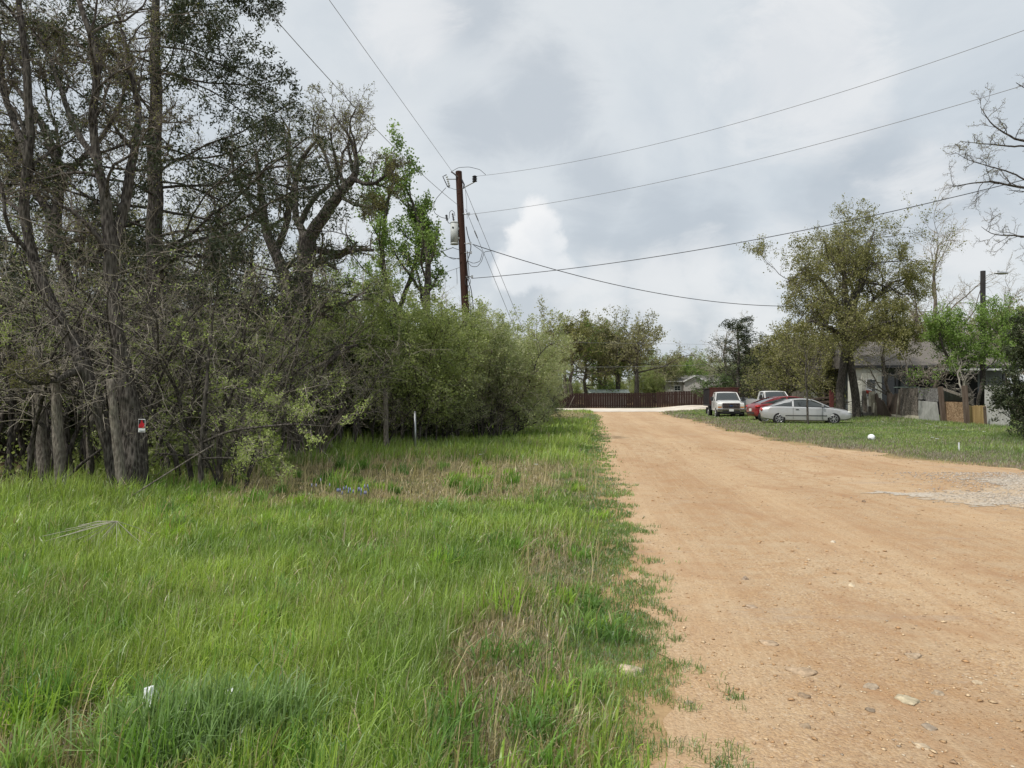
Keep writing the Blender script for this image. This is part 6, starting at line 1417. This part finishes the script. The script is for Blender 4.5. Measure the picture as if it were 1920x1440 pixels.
coupe = car('silver two-door coupe parked broadside on the lawn', (X_at(1508, YCAR), YCAR, float(gz(X_at(1508, YCAR), YCAR)) - .02), R(-17), .98, M['silver'],
    [(-2.2, .60, .40, .66, .70), (-2.12, .76, .30, .84, .88), (-1.6, .84, .20, .93, .985), (-1.0, .85, .18, .93, .98), (0, .855, .17, .90, .95), (.9, .85, .17, .88, .94), (1.5, .84, .2, .80, .86), (1.95, .80, .24, .70, .76), (2.15, .70, .30, .60, .64), (2.22, .55, .36, .52, .55)],
    [(-1.66, .74, .93, .64, .95), (-1.3, .78, .93, .61, 1.10), (-.85, .79, .93, .58, 1.29), (-.3, .79, .92, .57, 1.345), (.12, .79, .91, .56, 1.33), (.36, .79, .91, .57, 1.27), (.8, .78, .9, .62, 1.06), (1.12, .74, .9, .66, .92)],
    (-1.30, 1.32), .305, [('f', 2.02, .63, .16, .17, .07, .60), ('r', -2.13, .76, .09, .22, .10, .55)], coupe=True, win=(-.62,))
red = car('dark red sedan parked behind the silver coupe', (X_at(1403, 41) + 2.75, 42, float(gz(16, 42)) - .04), R(4), 1.0, M['red_paint'],
    [(-2.35, .62, .42, .82, .86), (-2.25, .80, .30, .98, 1.02), (-1.7, .90, .22, 1.03, 1.08), (-1.0, .91, .18, 1.0, 1.04), (0, .92, .17, .96, 1.0), (1.0, .91, .17, .93, .99), (1.6, .90, .2, .86, .93), (2.1, .84, .25, .74, .8), (2.35, .66, .34, .6, .64)],
    [(-2.0, .76, 1.02, .62, 1.03), (-1.5, .8, 1.0, .60, 1.23), (-1.0, .82, .99, .58, 1.39), (-.4, .83, .98, .57, 1.45), (.15, .82, .96, .57, 1.44), (.5, .82, .95, .58, 1.34), (.95, .80, .95, .62, 1.12), (1.3, .76, .95, .64, .97)],
    (-1.42, 1.38), .33, [('f', 2.1, .68, .2, .16, .08, .66), ('r', -2.2, .86, .16, .22, .09, .66)], win=(-.45,), rimk=5)
tire_note = None
blk = car('black sedan squeezed between the stake truck and the second pickup', (X_at(1402, 62), 62, -.02), R(-62), 1.0, M['black_paint'],
    [(-2.35, .62, .42, .82, .86), (-2.25, .80, .30, .96, 1.0), (-1.0, .91, .18, .98, 1.02), (1.0, .91, .17, .93, .99), (1.6, .90, .2, .86, .93), (2.1, .84, .25, .74, .8), (2.35, .66, .34, .6, .64)],
    [(-1.9, .76, 1.0, .62, 1.01), (-1.0, .82, .99, .58, 1.38), (-.4, .83, .98, .57, 1.44), (.15, .82, .96, .57, 1.43), (.95, .80, .95, .62, 1.12), (1.3, .76, .95, .64, .97)],
    (-1.42, 1.38), .33, [('f', 2.1, .68, .2, .16, .08, .66), ('r', -2.2, .86, .1, .2, .08, .6)], win=(-.45,), rimk=5)
def truck(label, loc, rz, sc, stake):
    root = empty('parked_truck' if stake else 'pickup_truck', loc, rz); root.scale = (sc, sc, sc); tag(root, label, 'truck'); mat = M['white_paint']
    # cab + hood, x forward; cab rear at x=-.55
    st = [(-.60, .93, .52, 1.30, 1.32), (.2, .96, .50, 1.30, 1.33), (1.0, .96, .50, 1.27, 1.33), (1.35, .97, .52, 1.22, 1.34), (2.1, .96, .55, 1.16, 1.28), (2.48, .94, .58, 1.10, 1.22), (2.56, .90, .60, 1.0, 1.08)]
    bm = nb(); S_ = interp_secs(st); loft(bm, [(x, [(0, zl), (hw * .9, zl), (hw, zl + .08), (hw, zl + .35), (hw * 1.0, zs - .12), (hw * .97, zs), (hw * .80, zs + .02), (hw * .7, zt - .01), (0, zt)]) for x, hw, zl, zs, zt in S_])
    bo = done('body', bm, mat, root); cutters(bo, [(1.85, (.47, .40), .5, 1.3)])
    try: bo.data.set_sharp_from_angle(angle=R(38))
    except Exception: pass
    gh = [(-.60, .88, 1.28, .72, 1.86), (-.45, .9, 1.28, .72, 1.90), (.1, .9, 1.28, .71, 1.93), (.55, .9, 1.27, .70, 1.88), (.85, .89, 1.27, .76, 1.6), (1.15, .87, 1.26, .84, 1.30)]
    G = interp_secs(gh, 3); bm = nb(); loft(bm, [(x, [(0, zb), (a, zb), ((a + b) / 2, (zb + zr) / 2), (b, zr - .02), (b * .5, zr), (0, zr + .005)]) for x, a, zb, b, zr in G]); done('windows', bm, M['car_glass'], root)
    bm = nb(); rows = []
    for x, a, zb, b, zr in [g_ for g_ in G if g_[4] > 1.84]: rows.append([bm.verts.new((x, y * b, zr + z)) for y, z in ((-1.10, -.08), (-1.03, -.0), (-.5, .02), (0, .025), (.5, .02), (1.03, 0), (1.10, -.08))])
    for a, b in zip(rows, rows[1:]):
        for i in range(6): bm.faces.new((a[i], a[i + 1], b[i + 1], b[i])).smooth = True
    bmesh.ops.recalc_face_normals(bm, faces=bm.faces); bmesh.ops.solidify(bm, geom=bm.faces[:], thickness=.02)
    for s in (-1, 1):
        tubem(bm, [Vector((.55, s * .72, 1.87)), Vector((.85, s * .80, 1.59)), Vector((1.17, s * .88, 1.27))], .038, 6)
        boxm(bm, (-.52, s * .82, 1.58), (.2, .05, .62), Matrix.Rotation(s * .27, 3, 'X')); tubem(bm, [Vector((.42, s * .745, 1.86)), Vector((.5, s * .92, 1.28))], .028, 5)
    boxm(bm, (-.60, 0, 1.32), (.04, 1.7, .12)); done('roof', bm, mat, root)
    for x in (1.85, -2.0):
        for s in (-1, 1): wheel(root, x, s * (.84 if x > 0 else (.86 if stake else .82)), .40, .26, 8)
    # face
    bm = nb(); boxm(bm, (2.58, 0, .93), (.04, 1.16, .36)); gr_ = done('grille', bm, M['plastic'], root); bm = nb()
    boxm(bm, (2.61, 0, 1.10), (.04, 1.2, .05)); boxm(bm, (2.61, 0, .76), (.04, 1.2, .05)); boxm(bm, (2.61, 0, .93), (.035, 1.1, .045)); boxm(bm, (2.61, 0, .985 + .04), (.03, 1.1, .018)); boxm(bm, (2.61, 0, .845), (.03, 1.1, .018))
    for s in (-1, 1): boxm(bm, (2.608, s * .585, .93), (.036, .045, .30))
    done('grille_bars', bm, M['chrome'], gr_)
    bm = nb(); bmesh.ops.create_uvsphere(bm, u_segments=16, v_segments=8, radius=1); bmesh.ops.transform(bm, matrix=Matrix.Translation((2.635, 0, .93)) @ Matrix.Diagonal((.015, .13, .05, 1)), verts=bm.verts); done('badge', bm, simple('badge_blue', (.03, .05, .12), .3, .1), gr_)
    for s in (-1, 1):
        bm = nb(); boxm(bm, (2.56, s * .77, .97), (.08, .28, .19)); done('headlight', bm, M['lamp_c'], root, bevel=.02)
        bm = nb(); boxm(bm, (2.56, s * .78, .835), (.07, .27, .07)); done('turn_signal', bm, M['amber'], root, bevel=.01)
        bm = nb(); boxm(bm, (.95, s * 1.12, 1.42), (.09, .2, .30)); tubem(bm, [Vector((.95, s * .9, 1.32)), Vector((.95, s * 1.05, 1.35))], .02); done('mirror', bm, M['plastic'], root, bevel=.02)
        bm = nb(); boxm(bm, (.05, s * .972, 1.14), (.15, .03, .04)); boxm(bm, (.95, s * .966, .95), (.012, .012, .7)); boxm(bm, (-.35, s * .966, .95), (.012, .012, .7)); done('door_seam', bm, M['plastic'], root)
    bm = nb(); boxm(bm, (2.68, 0, .66), (.14, 1.95, .12)); boxm(bm, (2.67, .78, .57), (.12, .36, .12)); boxm(bm, (2.67, -.78, .57), (.12, .36, .12)); bp = done('bumper', bm, M['chrome'], root, bevel=.02)
    bm = nb(); boxm(bm, (2.66, 0, .52), (.12, 1.25, .15)); boxm(bm, (2.62, 0, .40), (.1, 1.6, .12)); done('air_dam', bm, M['plastic'], bp)
    bm = nb(); boxm(bm, (2.76, 0, .62), (.012, .32, .16)); done('licence_plate', bm, M['plate'], bp)
    bm = nb(); boxm(bm, (-.2, 0, .48), (5.2, .8, .18)); done('chassis', bm, M['plastic'], root)
    if stake:
        bm = nb(); boxm(bm, (-2.35, 0, .92), (3.3, 2.25, .12)); boxm(bm, (-2.35, 0, .80), (3.2, 1.0, .12)); done('flatbed', bm, M['plastic'], root)
        MD = simple('stake_black', (.03, .028, .03), .6, .3, 8)
        for s in (-1, 1):
            bm = nb(); 
            for k in range(7): boxm(bm, (-3.9 + k * .51, s * 1.09, 1.6), (.06, .05, 1.25))
            boxm(bm, (-2.37, s * 1.06, 1.57), (3.2, .02, 1.18)); boxm(bm, (-2.37, s * 1.12, 2.2), (3.25, .04, .06)); done('stake_side', bm, MD, root)
        bm = nb(); boxm(bm, (-.76, 0, 1.57), (.03, 2.1, 1.28)); boxm(bm, (-.74, 0, 2.24), (.06, 2.25, .07))
        for y_ in (-.8, -.4, 0, .4, .8): boxm(bm, (-.735, y_, 1.53), (.05, .05, 1.1))
        done('headboard', bm, simple('rusty_brown', (.07, .025, .02), .7, .3, 6), root)
        for s in (-1, 1):
            bm = nb(); boxm(bm, (-2.55, s * .9, .5), (.02, .4, .5)); done('mud_flap', bm, M['plastic'], root); bm = nb(); boxm(bm, (-1.1, s * .95, .72), (.6, .3, .3)); done('tool_box', bm, M['plastic'], root)
    else:
        bm = nb()
        for s in (-1, 1): boxm(bm, (-1.95, s * .94, .92), (2.6, .07, .78))
        boxm(bm, (-.68, 0, .95), (.06, 1.82, .7)); boxm(bm, (-3.24, 0, .93), (.06, 1.82, .74)); boxm(bm, (-1.95, 0, .66), (2.5, 1.8, .08)); bd = done('bed', bm, mat, root)
        cutters(bd, [(-2.0, (.47, .40), .7, 1.3)])
        for s in (-1, 1):
            bm = nb(); boxm(bm, (-3.27, s * .87, 1.0), (.05, .13, .32)); done('taillight', bm, M['lamp_r'], root)
        bm = nb(); boxm(bm, (-3.36, 0, .58), (.12, 1.9, .16)); done('rear_bumper', bm, M['chrome'], root, bevel=.02)
    return root
truck('old white flatbed truck with black stake sides facing the road', (X_at(1360, 53.5), 53.5, -.05), R(-98), 1.0, True)
truck('white pickup truck nosed behind the red sedan', (X_at(1448, 51.5), 51.5, .05), R(-92), .98, False)
# loose wheel leaning at the rear of the red sedan
a = Vector((X_at(1432, 39.4), 39.4, float(gz(16, 39.4)) - .02)); lw = empty('loose_wheel', a, R(12)); tag(lw, 'spare wheel with silver rim leaning behind the silver coupe', 'wheel')
bm = nb(); cylm(bm, (0, -.09, .31), (0, .09, .31), .31, .31, 28); done('tyre', bm, M['tyre'], lw)
bm = nb(); tubem(bm, [Vector((math.cos(t) * .25, -.11, .31 + math.sin(t) * .25)) for t in np.linspace(0, 2 * math.pi, 26)], .02, 6); cylm(bm, (0, -.1, .31), (0, -.08, .31), .2, .2, 20); done('rim', bm, M['rim'], lw)
